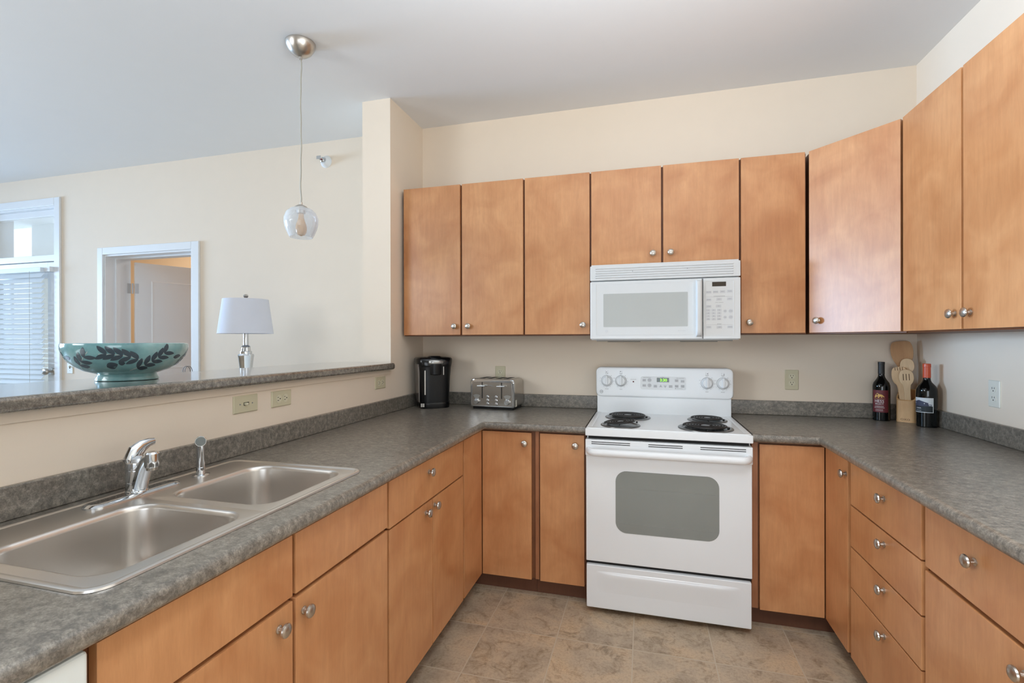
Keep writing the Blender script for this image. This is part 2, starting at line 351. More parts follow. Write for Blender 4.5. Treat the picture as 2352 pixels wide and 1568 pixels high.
# bedroom seen through the inner door, balcony seen through the transom
bd = MB().box(-6.0, -2.0, 5.6, 5.7, 0, 2.75).box(-2.1, -2.0, D+.21, 5.6, 0, 2.75).box(-5.0, -4.9, D+.21, 5.6, 0, 2.75).box(-6, -2, D+.21, 5.7, 2.75, 2.85)
struct('wall_bedroom', bd, BEDW, 'warm beige bedroom walls seen through the inner doorway', 'wall')
struct('floor_bedroom', MB().box(-6, -2, D, 5.7, -.1, -.001), CARPET, 'bedroom carpet beyond the doorway', 'floor')
ex = MB().box(-9.4, -4.6, D+.21, 4.42, 2.837, 2.93).box(-7.55, -7.15, 4.34, 4.42, -.1, 2.837).box(-8.40, -8.05, 4.34, 4.42, -.1, 2.837).box(-9.4, -4.6, D+.21, 4.42, -.2, -.05)
struct('wall_balcony', ex, EXT, 'white balcony ceiling and piers outside the transom', 'balcony')

# door_1 : exterior door with transom
d1 = thing('door_1', 'white glazed balcony door with a transom at the far left', 'door', (-5.6, D, 0)); d1['kind'] = 'structure'
c = MB().box(-5.10, -5.03, D-.018, D, 0, 2.642, .004).box(-6.10, -6.03, D-.018, D, 0, 2.642, .004).box(-6.03, -5.10, D-.018, D, 2.572, 2.642, .004)
c.box(-5.115, -5.10, D-.002, D+.20, 0, 2.58).box(-6.03, -6.015, D-.002, D+.2, 0, 2.58).box(-6.015, -5.115, D-.002, D+.2, 2.555, 2.58)
c.box(-6.015, -5.115, D, D+.12, 2.078, 2.134, .003).box(-6.015, -5.115, D+.03, D+.08, 2.495, 2.555, .003)
c.build('door_frame', TRIM, d1)
MB().box(-6.015, -5.115, D+.05, D+.056, 2.13, 2.50).build('transom_glass', PANE, d1)
s1 = MB()
for a in ((-6.013, -5.90, 0.005, 2.072), (-5.24, -5.117, .005, 2.072)): s1.box(a[0], a[1], D+.02, D+.065, a[2], a[3], .002, 1)
s1.box(-5.90, -5.24, D+.02, D+.065, .005, .25).box(-5.90, -5.24, D+.02, D+.065, 1.93, 2.072)
sl = s1.build('door_slab', TRIM, d1); MB().box(-5.90, -5.24, D+.04, D+.046, .25, 1.93).build('door_glass', PANE, sl)
k = MB().lathe([(.032, 0), (.032, .006), (.026, .010), (.010, .012), (.010, .035), (.024, .042), (.029, .055), (.024, .068), (0, .072)], face_y(-5.178, D+.02, 1.08), 20).build('door_knob', NICKEL, d1)
# door_2 : inner doorway
d2 = thing('door_2', 'white panelled door standing ajar in its casing', 'door', (-4.03, D, 0)); d2['kind'] = 'structure'
c = MB().box(-4.575, -4.514, D-.018, D, 0, 2.16, .004).box(-3.545, -3.467, D-.018, D, 0, 2.16, .004).box(-4.514, -3.545, D-.018, D, 2.099, 2.16, .004)
c.box(-4.5145, -4.50, D-.001, D+.212, 0, 2.1).box(-3.56, -3.5445, D-.001, D+.212, 0, 2.1).box(-4.50, -3.56, D-.001, D+.212, 2.085, 2.1)
c.box(-4.50, -4.488, D+.08, D+.115, 0, 2.085).box(-3.572, -3.56, D+.08, D+.115, 0, 2.085).box(-4.488, -3.572, D+.08, D+.115, 2.073, 2.085)
c.build('door_frame', TRIM, d2)
HX = TR((-4.472, 3.335, 0)) @ RZ(math.radians(67))
p = MB().box(0, .90, -.0175, .0175, .01, 2.068, .002, 1, HX)
for z0, z1 in ((.2, .95), (1.10, 1.90)):
    for q in (rrect(.13, .77, z0, z1, .002, 2),):
        X = HX @ TR((0, -.0176, 0)) @ RX(PI/2)
        p.loft([[(a, b, 0) for a, b in rrect(.12, .78, z0-.01, z1+.01, .004, 2)], [(a, b, .007) for a, b in rrect(.13, .77, z0, z1, .004, 2)], [(a, b, .001) for a, b in rrect(.155, .745, z0+.025, z1-.025, .004, 2)]], X, False, True)
p.build('door_slab', TRIM, d2)
h = MB()
hz = 1.83
h.box(-4.4995, -4.497, D+.180, D+.213, hz-.045, hz+.045, .0008, 1).lathe([(.0065, -.047), (.0065, .047)], TR((-4.484, 3.327, hz)), 12)
h.box(0.0, .026, -.0195, -.0175, hz-.045, hz+.045, .0008, 1, HX)
h.build('hinge', M('hinge_steel', lin(196, 198, 200), .4, metal=.2), d2)
# window blind on the balcony door
bl = thing('window_blind', 'white slatted blind on the balcony door', 'blind', (-5.56, 3.055, .3))
hb = MB().box(-5.94, -5.175, 3.035, 3.09, 1.972, 2.012, .003)
hb.build('headrail', SLAT, bl)
sm = MB(); z = 1.945
while z > .34:
    X = TR((-5.56, 3.055, z)) @ RX(math.radians(54))
    sm.box(-.385, .385, -.025, .025, -.0014, .0014, 0, 1, X); z -= .0455
sm.build('slats', SLAT, bl)
MB().box(-5.945, -5.175, 3.04, 3.07, .30, .325, .003).build('bottom_rail', SLAT, bl)
for x in (-5.30, -5.84): MB().tube([(x, 3.028, 1.98), (x, 3.028, .32)], .0012, 6).build('ladder_cord', CORD, bl)
MB().box(-5.172, -5.10+.0, 3.06, 3.095, 1.975, 2.02, .002).build('bracket', TRIM, bl)

# ---------------------------------------------------------------- knobs, doors, cabinets
kb = MB().lathe([(.0095, 0), (.0095, .002), (.0062, .0045), (.0055, .011), (.008, .0145), (.0145, .0165), (.0172, .0205), (.0160, .0245), (.0115, .0275), (.006, .0288), (0, .0292)], RX(PI/2), 26)
_k = kb.build('knob', NICKEL); KME = _k.data; bpy.data.objects.remove(_k)
def knob(parent, x, y, z, rz):                       # rz=0 faces -Y
    o = bpy.data.objects.new('knob', KME); COL.objects.link(o); o.parent = parent
    root = parent
    while root.name not in ROOTM: root = root.parent
    mm = ROOTM[root.name].inverted() @ TR((x, y, z)) @ RZ(rz)
    o.location = mm.translation; o.rotation_euler = mm.to_euler(); return o
TH = .0195
def panel(par, name, face, a0, a1, z0, z1, kn=None):
    """overlay door/drawer; face: ('y',Y) facing -Y, ('px',X) facing +X, ('nx',X) facing -X; kn=(a,z)"""
    ax, p0 = face
    mb = MB()
    if ax == 'y': mb.box(a0, a1, p0, p0+TH, z0, z1, .0015, 2)
    elif ax == 'px': mb.box(p0-TH, p0, a0, a1, z0, z1, .0015, 2)
    else: mb.box(p0, p0+TH, a0, a1, z0, z1, .0015, 2)
    o = mb.build(name, WOOD, par)
    if kn:
        a, z = kn
        if ax == 'y': knob(o, a, p0, z, 0)
        elif ax == 'px': knob(o, p0, a, z, PI/2)
        else: knob(o, p0, a, z, -PI/2)
    return o
XDL, XDR, YDB, YUF, XRU = -.849, .789, 2.480, 2.786, 1.083
ZD0, ZD1, ZS0, ZS1 = .088, .8615, .697, .7085          # base doors: bottom, drawer top, door top, drawer bottom
LF, RF, BF = ('px', XDL), ('nx', XDR), ('y', YDB)
xc = XDL-TH-.001                                         # carcass front of the left run
# sink cabinet
sk = thing('sink_base_cabinet', 'maple base cabinet under the sink with two false drawer fronts', 'cabinet', (-1.17, 1.03, 0))
MB().box(-1.48, -1.465, .56, 1.487, .09, .873).box(xc-.018, xc, .56, 1.487, .09, .873).box(-1.465, xc-.018, .56, .578, .09, .873).box(-1.465, xc-.018, 1.469, 1.487, .09, .873).box(-1.465, xc-.018, .578, 1.469, .09, .108).build('carcass', FRAME, sk)
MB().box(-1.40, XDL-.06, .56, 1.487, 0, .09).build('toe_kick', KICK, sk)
panel(sk, 'false_drawer_front', LF, .572, 1.020, ZS1, ZD1); panel(sk, 'false_drawer_front', LF, 1.031, 1.482, ZS1, ZD1)
panel(sk, 'door', LF, .572, 1.020, ZD0, ZS0, (.972, .653)); panel(sk, 'door', LF, 1.031, 1.482, ZD0, ZS0, (1.060, .653))
# drawer over two doors
dc = thing('drawer_base_cabinet', 'maple base cabinet with one drawer over two narrow doors, right of the sink', 'cabinet', (-1.17, 1.84, 0))
MB().box(-1.48, xc, 1.488, 2.205, .09, .873).build('carcass', FRAME, dc)
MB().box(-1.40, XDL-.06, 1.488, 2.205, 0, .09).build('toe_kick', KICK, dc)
panel(dc, 'drawer', LF, 1.496, 2.199, ZS1-.011, ZD1, (1.812, .812))
panel(dc, 'door', LF, 1.496, 1.846, ZD0, ZS0-.006, (1.783, .655)); panel(dc, 'door', LF, 1.852, 2.199, ZD0, ZS0-.006, (1.866, .660))
# left corner cabinet: two hinged leaves
lc = thing('corner_base_cabinet', 'maple corner base cabinet with a folding two-leaf door, below the toaster', 'cabinet', (-1.1, 2.75, 0))
mb = MB().prism([(-1.48, 2.206), (xc, 2.206), (xc, YDB+TH+.001), (-.555, YDB+TH+.001), (-.555, 3.09), (-1.48, 3.09)], .09, .873); mb.build('carcass', FRAME, lc)
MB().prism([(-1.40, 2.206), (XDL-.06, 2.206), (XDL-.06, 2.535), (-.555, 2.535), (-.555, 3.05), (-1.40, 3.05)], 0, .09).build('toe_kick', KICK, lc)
panel(lc, 'door_leaf', LF, 2.214, YDB-.002, ZD0, ZD1); panel(lc, 'door_leaf', BF, XDL+.003, -.574, ZD0, ZD1, (-.609, .806))
# narrow cabinet left of the stove
nc = thing('narrow_base_cabinet', 'narrow maple base cabinet with a single door, left of the stove', 'cabinet', (-.42, 2.78, 0))
MB().box(-.554, -.290, YDB+TH+.001, 3.09, .09, .873).build('carcass', FRAME, nc)
MB().box(-.554, -.535, YDB+.010, YDB+TH+.001, .09, .873).build('face_frame', STILE, nc)
MB().box(-.554, -.290, 2.535, 3.05, 0, .09).build('toe_kick', KICK, nc)
panel(nc, 'door', BF, -.528, -.297, ZD0, ZD1, (-.341, .808))
# right corner cabinet
rc = thing('corner_base_cabinet', 'maple corner base cabinet with a folding two-leaf door, right of the stove', 'cabinet', (1.05, 2.75, 0))
xr_ = XDR+TH+.001
MB().prism([(.486, YDB+TH+.001), (xr_, YDB+TH+.001), (xr_, 2.212), (1.41, 2.212), (1.41, 3.09), (.486, 3.09)], .09, .873).build('carcass', FRAME, rc)
MB().prism([(.486, 2.535), (XDR+.06, 2.535), (XDR+.06, 2.212), (1.38, 2.212), (1.38, 3.05), (.486, 3.05)], 0, .09).build('toe_kick', KICK, rc)
MB().box(.487, .513, YDB+.010, YDB+TH+.001, .09, .873).build('face_frame', STILE, rc)
panel(rc, 'door_leaf', BF, .519, XDR-.003, ZD0, ZD1); panel(rc, 'door_leaf', RF, 2.233, YDB-.0025, ZD0, ZD1, (2.247, .804))
# drawer stack
dr = thing('drawer_stack_cabinet', 'maple base cabinet with a stack of four drawers', 'cabinet', (1.1, 1.95, 0))
MB().box(xr_, 1.41, 1.686, 2.211, .09, .873).build('carcass', FRAME, dr)
MB().box(XDR+.06, 1.38, 1.686, 2.211, 0, .09).build('toe_kick', KICK, dr)
for z0, z1, zk in ((.696, ZD1, .804), (.531, .690, .648), (.369, .525, .491), (ZD0, .363, .334)): panel(dr, 'drawer', RF, 1.696, 2.203, z0, z1, (1.925, zk))
# near right cabinet
nr = thing('drawer_door_cabinet', 'maple base cabinet with a wide drawer over a door, nearest on the right', 'cabinet', (1.1, 1.4, 0))
MB().box(xr_, 1.41, 1.15, 1.685, .09, .873).build('carcass', FRAME, nr)
MB().box(XDR+.06, 1.38, 1.15, 1.685, 0, .09).build('toe_kick', KICK, nr)
panel(nr, 'drawer', RF, 1.158, 1.676, ZS1-.021, ZD1, (1.455, .796)); panel(nr, 'door', RF, 1.158, 1.676, ZD0, ZS0-.022, (1.291, .625))
# dishwasher
dw = thing('dishwasher', 'white dishwasher under the worktop at the lower left corner', 'dishwasher', (-1.15, .26, 0))
MB().box(-1.46, -.87, -.045, .553, .10, .868, .002).build('body', DWWHITE, dw)
MB().box(-.870, -.832, -.040, .550, .74, .868, .008, 3).build('control_panel', DWWHITE, dw)
mb = MB().box(-.870, -.836, -.040, .550, .12, .735, .006, 3); mb.box(-.837, -.834, -.01, .515, .16, .70, .0015, 2)
mb.build('door', DWWHITE, dw)
MB().box(-.8335, -.829, .33, .52, .765, .835, .002, 2).build('control_strip', M('pale_green_white_strip', lin(205, 220, 214), .3), dw)
MB().box(-1.40, -.92, -.04, .55, 0, .10).build('toe_kick', GAP, dw)

# wall cabinets
ZU0, ZU1 = 1.384, 2.311
UF, URF = ('y', YUF), ('nx', XRU)
def upper(label, x0, x1, z0, doors, name='wall_cabinet'):
    t = thing(name, label, 'cabinet', ((x0+x1)/2, 2.95, z0))
    MB().box(x0, x1, YUF+TH+.001, D, z0-.006, ZU1-.002).build('carcass', FRAME, t)
    for a0, a1, kx, kz in doors: panel(t, 'door', UF, a0, a1, z0, ZU1, (kx, kz))
    return t
u = upper('maple double wall cabinet above the coffee maker, next to the wall end', -1.480, -.688, ZU0, [(-1.4755, -1.0925, -1.127, 1.437), (-1.0805, -.693, -1.036, 1.437)])
MB().box(-1.497, -1.481, 2.84, D, ZU0-.004, ZU1-.004).build('filler_strip', STILE, u)
upper('maple single-door wall cabinet above the toaster, left of the microwave', -.687, -.296, ZU0, [(-.682, -.3005, -.338, 1.437)])
upper('short maple double wall cabinet above the microwave', -.295, .491, 1.776, [(-.2905, .0915, .048, 1.828), (.1025, .486, .141, 1.829)])
upper('maple single-door wall cabinet between the microwave and the corner', .492, .806, ZU0, [(.496, .798, .534, 1.440)])
cc = thing('corner_wall_cabinet', 'pale diagonal maple corner wall cabinet above the wine bottles', 'cabinet', (1.2, 2.9, ZU0))
A, B = Vector((.811, 2.786)), Vector((1.083, 2.478)); dv = (B-A).normalized(); nv = Vector((dv.y, -dv.x)) * 1.0
if nv.y > 0: nv = -nv
A2, B2 = A-nv*(TH+.001), B-nv*(TH+.001)
MB().prism([(A2.x-.004, A2.y+.006), (B2.x+.006, B2.y-.004), (XR, B2.y-.004), (XR, D), (A2.x-.004, D)], ZU0-.006, ZU1-.002).build('carcass', FRAME, cc)
XD = Matrix.Translation((A.x, A.y, 0)) @ RZ(math.atan2(dv.y, dv.x))
ln = (B-A).length
o = MB().box(.004, ln-.004, 0, TH, ZU0, ZU1, .0015, 2, XD).build('door', WOOD, cc)
kp = XD @ Vector((.050, 0, 1.445)); knob(o, kp.x, kp.y, kp.z, math.atan2(dv.y, dv.x))
ru = thing('wall_cabinet', 'tall maple double wall cabinet on the right wall', 'cabinet', (1.25, 2.07, ZU0))
MB().box(XRU+TH+.001, XR, 1.655, 2.472, ZU0-.006, ZU1-.002).build('carcass', FRAME, ru)
panel(ru, 'door', URF, 2.070, 2.468, ZU0, ZU1, (2.105, 1.441)); panel(ru, 'door', URF, 1.660, 2.058, ZU0, ZU1, (2.018, 1.441))

# ---------------------------------------------------------------- worktops
ZC, TC = .914, .040
def worktop(name, label, xs, ys, inside, frontx, fronty, parent=None):
    bm = bmesh.new(); V = {}
    def gv(i, j):
        if (i, j) not in V: V[(i, j)] = bm.verts.new((xs[i], ys[j], ZC-TC))
        return V[(i, j)]
    fc = [bm.faces.new((gv(i, j), gv(i+1, j), gv(i+1, j+1), gv(i, j+1))) for i in range(len(xs)-1) for j in range(len(ys)-1) if inside((xs[i]+xs[i+1])/2, (ys[j]+ys[j+1])/2)]
    r = bmesh.ops.extrude_face_region(bm, geom=fc)
    for g in r['geom']:
        if isinstance(g, bmesh.types.BMVert): g.co.z = ZC
    bmesh.ops.recalc_face_normals(bm, faces=list(bm.faces))
    def front(e):
        a, b = e.verts[0].co, e.verts[1].co
        if abs(a.z-b.z) > 1e-6 or len(e.link_faces) != 2: return False
        if abs(e.calc_face_angle(0)) < .1: return False
        return any(abs(a.x-q) < 1e-5 and abs(b.x-q) < 1e-5 for q in frontx) or any(abs(a.y-q) < 1e-5 and abs(b.y-q) < 1e-5 for q in fronty)
    bmesh.ops.bevel(bm, geom=[e for e in bm.edges if front(e)], offset=.0165, segments=5, profile=.5, affect='EDGES')
    return MB().frombm(bm)
FXL, FYB, FXR = -.817, 2.446, .754
SX0, SX1, SY0, SY1 = -1.425, -.915, .610, 1.418
wt = thing('worktop', 'grey stone-look laminate worktop holding the sink, left of the stove', 'worktop', (-1.15, 1.6, ZC-TC))
worktop('slab', '', [XL+.001, SX0, SX1, FXL, -.2865], [-.05, SY0, SY1, FYB, D-.001],
        lambda x, y: (x < FXL or y > FYB) and not (SX0 < x < SX1 and SY0 < y < SY1), [FXL], [FYB]).build('slab', LAM, wt)
ZB = .997
MB().box(XL+.001, XL+.021, -.05, D-.021, ZC, ZB, .005, 3).box(XL+.001, -.2865, D-.021, D-.001, ZC, ZB, .005, 3).build('backsplash', LAM, wt)
w2 = thing('worktop', 'grey stone-look laminate worktop holding the wine bottles, right of the stove', 'worktop', (1.1, 2.1, ZC-TC))
worktop('slab', '', [.4835, FXR, XR-.001], [.9, FYB, D-.001], lambda x, y: x > FXR or y > FYB, [FXR], [FYB]).build('slab', LAM, w2)
MB().box(.4835, XR-.021, D-.021, D-.001, ZC, ZB, .005, 3).box(XR-.021, XR-.001, .9, D-.001, ZC, ZB, .005, 3).build('backsplash', LAM, w2)
# bar top
bm = bmesh.new(); poly = [(-1.455, -.6)]
for i in range(7): a = math.radians(90*i/6); poly.append((-1.455-.030+.030*math.cos(a), 2.655-.030+.030*math.sin(a)))
poly += [(-1.497, 2.658), (-1.694, 2.658), (-1.694, 2.76), (-1.82, 2.76), (-1.93, 2.60), (-1.93, -.6)]
vs_ = [bm.verts.new((x, y, 1.175)) for x, y in poly]; f0 = bm.faces.new(vs_); r_ = bmesh.ops.extrude_face_region(bm, geom=[f0])
for g in r_['geom']:
    if isinstance(g, bmesh.types.BMVert): g.co.z = 1.215
bmesh.ops.recalc_face_normals(bm, faces=list(bm.faces))
ee = [e for e in bm.edges if abs(e.verts[0].co.z-e.verts[1].co.z) < 1e-6 and not (max(e.verts[0].co.x, e.verts[1].co.x) < -1.49 and -1.70 < min(e.verts[0].co.x, e.verts[1].co.x))]
bmesh.ops.bevel(bm, geom=ee, offset=.013, segments=4, profile=.5, affect='EDGES')
bt = MB().frombm(bm).build('bar_top', LAMB); tag(bt, 'raised grey laminate bar top on the half wall', 'bar top')

# ---------------------------------------------------------------- sink, faucet, sprayer
si = thing('kitchen_sink', 'double-bowl stainless steel sink set in the left worktop', 'sink', (-1.17, 1.014, ZC))
ox0, ox1, oy0, oy1 = -1.437, -.902, .597, 1.430
K = 7
mb = MB(); mb.keep = True
def rl(ins, z, r): return [(a, b, z) for a, b in rrect(ox0+ins, ox1-ins, oy0+ins, oy1-ins, max(r-ins, .012), K)]
mb.loft([rl(0, ZC+.0006, .045), rl(.0012, ZC+.0045, .045), rl(.006, ZC+.0065, .045), rl(.012, ZC+.0055, .045), rl(.017, ZC+.003, .045)], None, False, False)
ymid = 1.0115; zdk = ZC+.003; ii = .017
halves = [(oy0+ii, ymid, [.0003, .0003, .028, .028], .640, .985), (ymid, oy1-ii, [.028, .028, .0003, .0003], 1.039, 1.385)]
# corner order of rrect: (x1,y1),(x0,y1),(x0,y0),(x1,y0)
bx0, bx1 = -1.292, -.945
for y0, y1, rs, by0, by1 in halves:
    outer = [(a, b, zdk) for a, b in rrect(ox0+ii, ox1-ii, y0, y1, rs, K)]
    L_ = [outer]
    for ins, z, r in ((-.004, ZC+.0045, .064), (0, ZC+.0042, .062), (.004, ZC+.001, .06), (.007, ZC-.008, .058), (.016, ZC-.12, .055), (.020, ZC-.150, .055), (.030, ZC-.168, .055), (.048, ZC-.178, .05), (.08, ZC-.181, .04), (.13, ZC-.183, .02)):
        L_.append([(a, b, z) for a, b in rrect(bx0+ins, bx1-ins, by0+ins, by1-ins, r, K)])
    mb.loft(L_, None, False, True)
so = mb.build('basin', STEEL, si, ang=40)
for by0, by1 in ((.640, .985), (1.039, 1.385)):
    MB().lathe([(.042, .0), (.042, .0025), (.036, .003), (.030, -.001), (0.004, -.002), (0, -.002)], TR(((bx0+bx1)/2, (by0+by1)/2, ZC-.1828)), 24).build('strainer', CHROME, si)
fa = thing('kitchen_faucet', 'chrome single-lever faucet behind the sink', 'faucet', (-1.372, 1.022, ZC+.003))
zf = ZC+.0035
mb = MB()
pl = []
for ins, z in ((0, zf), (.0, zf+.004), (.006, zf+.009), (.014, zf+.011)): pl.append([(a, b, z) for a, b in rrect(-1.402+ins, -1.342-ins, .895+ins, 1.149-ins, .0295-ins*.9, 8)])
mb.loft(pl); mb.build('base_plate', CHROME, fa)
FC = TR((-1.374, 1.030, zf+.009))
MB().lathe([(.0275, 0), (.0275, .004), (.026, .006), (.026, .026), (.0255, .028), (.0265, .03), (.0265, .060), (.0262, .062), (.0272, .0635), (.0272, .082), (.0262, .085), (.022, .094), (.013, .101), (0, .103)], FC, 28).build('body', CHROME, fa)
sp = [(-1.364, 1.028, zf+.020), (-1.347, 1.022, zf+.050), (-1.324, 1.013, zf+.084), (-1.300, 1.003, zf+.110), (-1.280, .996, zf+.121)]
mb = MB().tube(sp, [.020, .0195, .018, .0165, .0155], 14, flat=.85)
mb.lathe([(.0155, -.022), (.0168, -.018), (.0175, -.004), (.0175, .014), (.014, .0185), (0, .0195)], TR((-1.272, .993, zf+.115)), 20)
so_ = mb.build('spout', CHROME, fa)
MB().lathe([(.0125, -.030), (.0135, -.022)], TR((-1.272, .993, zf+.115)), 18).build('aerator', NICKEL, so_)
lv = [(-1.378, 1.026, zf+.078), (-1.380, 1.021, zf+.100), (-1.381, 1.032, zf+.121), (-1.378, 1.048, zf+.133), (-1.375, 1.065, zf+.139), (-1.373, 1.079, zf+.140)]
MB().tube(lv, [.016, .0235, .022, .017, .012, .009], 14, flat=.7).build('lever', CHROME, fa)
ss = thing('side_sprayer', 'small chrome pull-out sprayer beside the faucet', 'sprayer', (-1.372, 1.230, ZC+.003))
SX = TR((-1.372, 1.230, zf))
MB().lathe([(.0255, 0), (.0255, .003), (.018, .005), (.0135, .006)], SX, 24).build('collar', CHROME, ss)
MB().lathe([(.0128, .005), (.0128, .026), (.0122, .027), (.0118, .06), (.0125, .09), (.0125, .106)], SX, 20).build('wand', CHROME, ss)
hd = TR((-1.372, 1.230, zf+.110)) @ RZ(math.radians(-42)) @ RY(math.radians(86))
mb = MB().lathe([(.010, -.022), (.0145, -.012), (.0165, .008), (.0165, .016), (.0155, .0175)], hd, 22).build('spray_head', CHROME, ss)
MB().lathe([(.0145, .0172), (.0145, .0182)], hd, 20).build('nozzle', M('grey_nozzle', lin(128, 134, 132), .5), mb)

# ---------------------------------------------------------------- stove
st = thing('stove', 'white freestanding electric coil stove', 'stove', (.0975, 2.75, 0))
SL, SR = -.2815, .4765
MB().box(SL+.003, SR-.003, 2.455, 3.06, .035, .875).build('body', WHITE, st)
for x in (SL+.05, SR-.05):
    for y in (2.50, 3.0): MB().lathe([(.018, 0), (.018, .012), (.010, .014), (.010, .04)], TR((x, y, 0)), 12).build('foot', GAP, st)
mb = MB().box(SL, SR, 2.396, 2.985, .878, .914, .004, 2)
# raised perimeter lip of the cooktop
lip = [[(a, b, z) for a, b in rrect(SL+i1, SR-i1, 2.398+i1, 2.985-i1*.3, .02, 5)] for i1, z in ((.002, .912), (.006, .9175), (.020, .9178), (.030, .9145))]
mb.loft(lip, None, False, False)
mb.build('cooktop', WHITE, st)
def burner(cx, cy, rp, turns, tilt=0, tz=0):
    b = MB().lathe([(rp*.80, -.008), (rp*.83, .000), (rp*.87, .004), (rp*.95, .0052), (rp, .003), (rp*1.005, 0.0)], TR((cx, cy, .9145)), 40, False)
    b.lathe([(0, -.0005), (rp*.3, -.0003), (rp*.83, .0005)], TR((cx, cy, .9145)), 40, False)
    pan = b.build('drip_pan', PANM, st)
    ro = rp*.79; ri = rp*.20; pts = []; n = int(turns*36)
    for i in range(n+1):
        t = i/n; a = 2*PI*turns*t; r = ri+(ro-ri)*t; pts.append((r*math.cos(a), r*math.sin(a), 0))
    X = TR((cx, cy, .9275+tz)) @ RY(math.radians(-tilt))
    cb = MB().tube(pts, rp*.036+.0008, 8, X, flat=.8)
    for k_ in range(3):
        a = 2*PI*k_/3+.5; cb.tube([(ri*.6*math.cos(a), ri*.6*math.sin(a), -.006), (ro*1.04*math.cos(a), ro*1.04*math.sin(a), -.006)], .0028, 6, X)
    cb.box(ro*.98, ro*1.10, -.009, .009, -.012, -.004, .002, 1, X)
    cb.slot(1); cb.lathe([(ri*.80, -.004), (ri*.80, .0015), (ri*.6, .0025), (0, .0028)], X, 20)
    cb.build('coil', [COIL, PANM], st)
burner(-.118, 2.528, .099, 4.5, 5.5, .006); burner(-.090, 2.800, .124, 5.5); burner(.290, 2.545, .128, 5.5); burner(.328, 2.800, .101, 4.5)
# riser and control console
MB().box(SL+.006, SR-.001, 2.965, 3.04, .90, 1.02, .003).build('riser_panel', WHITE, st)
YC = 2.955
bm_ = [[(a, YC+.085, b) for a, b in rrect(SL, SR+.010, 1.010, 1.187, .03, 6)], [(a, YC+.012, b) for a, b in rrect(SL, SR+.010, 1.010, 1.188, .03, 6)],
       [(a, YC+.003, b) for a, b in rrect(SL+.003, SR+.007, 1.013, 1.185, .028, 6)], [(a, YC, b) for a, b in rrect(SL+.011, SR-.001, 1.021, 1.177, .022, 6)]]
conm = MB().loft(bm_); conm.slot(1)
def ring(mb, x, y, z, r, t, n=28):
    mb.lathe([(r-t, .0), (r-t, .0005), (r, .0005), (r, 0)], face_y(x, y, z), n, False); return mb
pr = conm
KN = []
HN = ['FRONT', 'REAR', 'REAR', 'FRONT']
for (x, z), nm, dx, dz in zip(((-.217, 1.106), (-.134, 1.106), (.346, 1.102), (.430, 1.102)), HN, (-.002, -.002, .003, .006), (.048, .052, .050, .046)):
    kb_ = MB()
    kb_.lathe([(.031, 0), (.031, .004), (.029, .006), (.0265, .007), (.025, .019), (.022, .022), (0, .0225)], face_y(x, YC, z), 30)
    kb_.loft([[(a, b, .018) for a, b in rrect(-.0065, .0065, -.026, .034, .005, 3)], [(a, b, .031) for a, b in rrect(-.0045, .0045, -.022, .032, .004, 3)]], face_y(x, YC, z))
    KN.append(kb_)
    ring(pr, x, YC-.0003, z, .0335, .0012)
    pr.text('OFF', .009, face_y(x, YC-.0003, z+.042)); pr.text(nm, .0065, face_y(x, YC-.0003, z-.050))
    for i, tx in enumerate(('HI', '9', '8', '7', '6', '5', '4', '3', '2', 'LO')):
        a = math.radians(52-28.4*i); pr.text(tx, .0062, face_y(x+.041*math.cos(a), YC-.0003, z+.039*math.sin(a)))
    pr.lathe([(.0028, 0), (.0028, .0006)], face_y(x+dx, YC-.0001, z+dz+.004), 12)
    q = face_y(x, YC-.0002, z+.052); 
    for sx_, sz_ in ((-.006, -.004), (.006, -.004), (-.006, .005), (.006, .005)): pr.lathe([(.0014, 0), (.0014, .0004)], q @ TR((sx_, sz_, 0)), 8)
# round monogram badge
bx, bz = -.249, 1.040
ring(pr, bx, YC-.0003, bz, .0098, .0016); pr.text('GE', .011, face_y(bx, YC-.0003, bz))
pr.text('SURFACE UNIT', .005, face_y(-.062, YC-.0003, 1.116))
con = conm.build('control_console', [WHITE, GREYL], st, ang=50)
for kb_ in KN: kb_.build('burner_knob', WHITE2, con)
MB().lathe([(.0042, 0), (.0042, .002), (0, .0026)], face_y(-.062, YC, 1.103), 14).build('indicator_lamp', REDL, con)
MB().box(.071, .139, YC-.0016, YC-.0004, 1.1035, 1.1285, .0004, 1).build('clock_display', LCDG, con)
MB().text('3:30', .0235, face_y(.108, YC-.0018, 1.1145) @ Matrix.Shear('XZ', 4, (.0, .0)), .0004, sx=1.0).build('clock_digits', GREEN, con)
pt = MB().loft([[(a, b, 0) for a, b in rrect(-.021, .234, 1.058, 1.136, .012, 5)], [(a, b, .0012) for a, b in rrect(-.021, .234, 1.058, 1.136, .012, 5)], [(a, b, .0012) for a, b in rrect(-.0195, .2325, 1.0595, 1.1345, .011, 5)], [(a, b, .0006) for a, b in rrect(-.0185, .2315, 1.0605, 1.1335, .010, 5)]], face_y(0, YC, 0))
pt.slot(1); Y_ = YC-.0017
for t_, x, z, s_ in (('OVEN CONTROLS', .016, 1.1285, .0055), ('TIME CONTROLS', .200, 1.127, .0055), ('OVEN', .104, 1.1315, .004)): pt.text(t_, s_, face_y(x, YC-.0008, z))
pt.box(.172, .178, YC-.0010, YC-.0006, 1.0655, 1.0685); pt.text('LOCK CONTROLS', .004, face_y(.198, YC-.0008, 1.067))
pt.build('touch_panel', [WHITE2, GREYL], con)
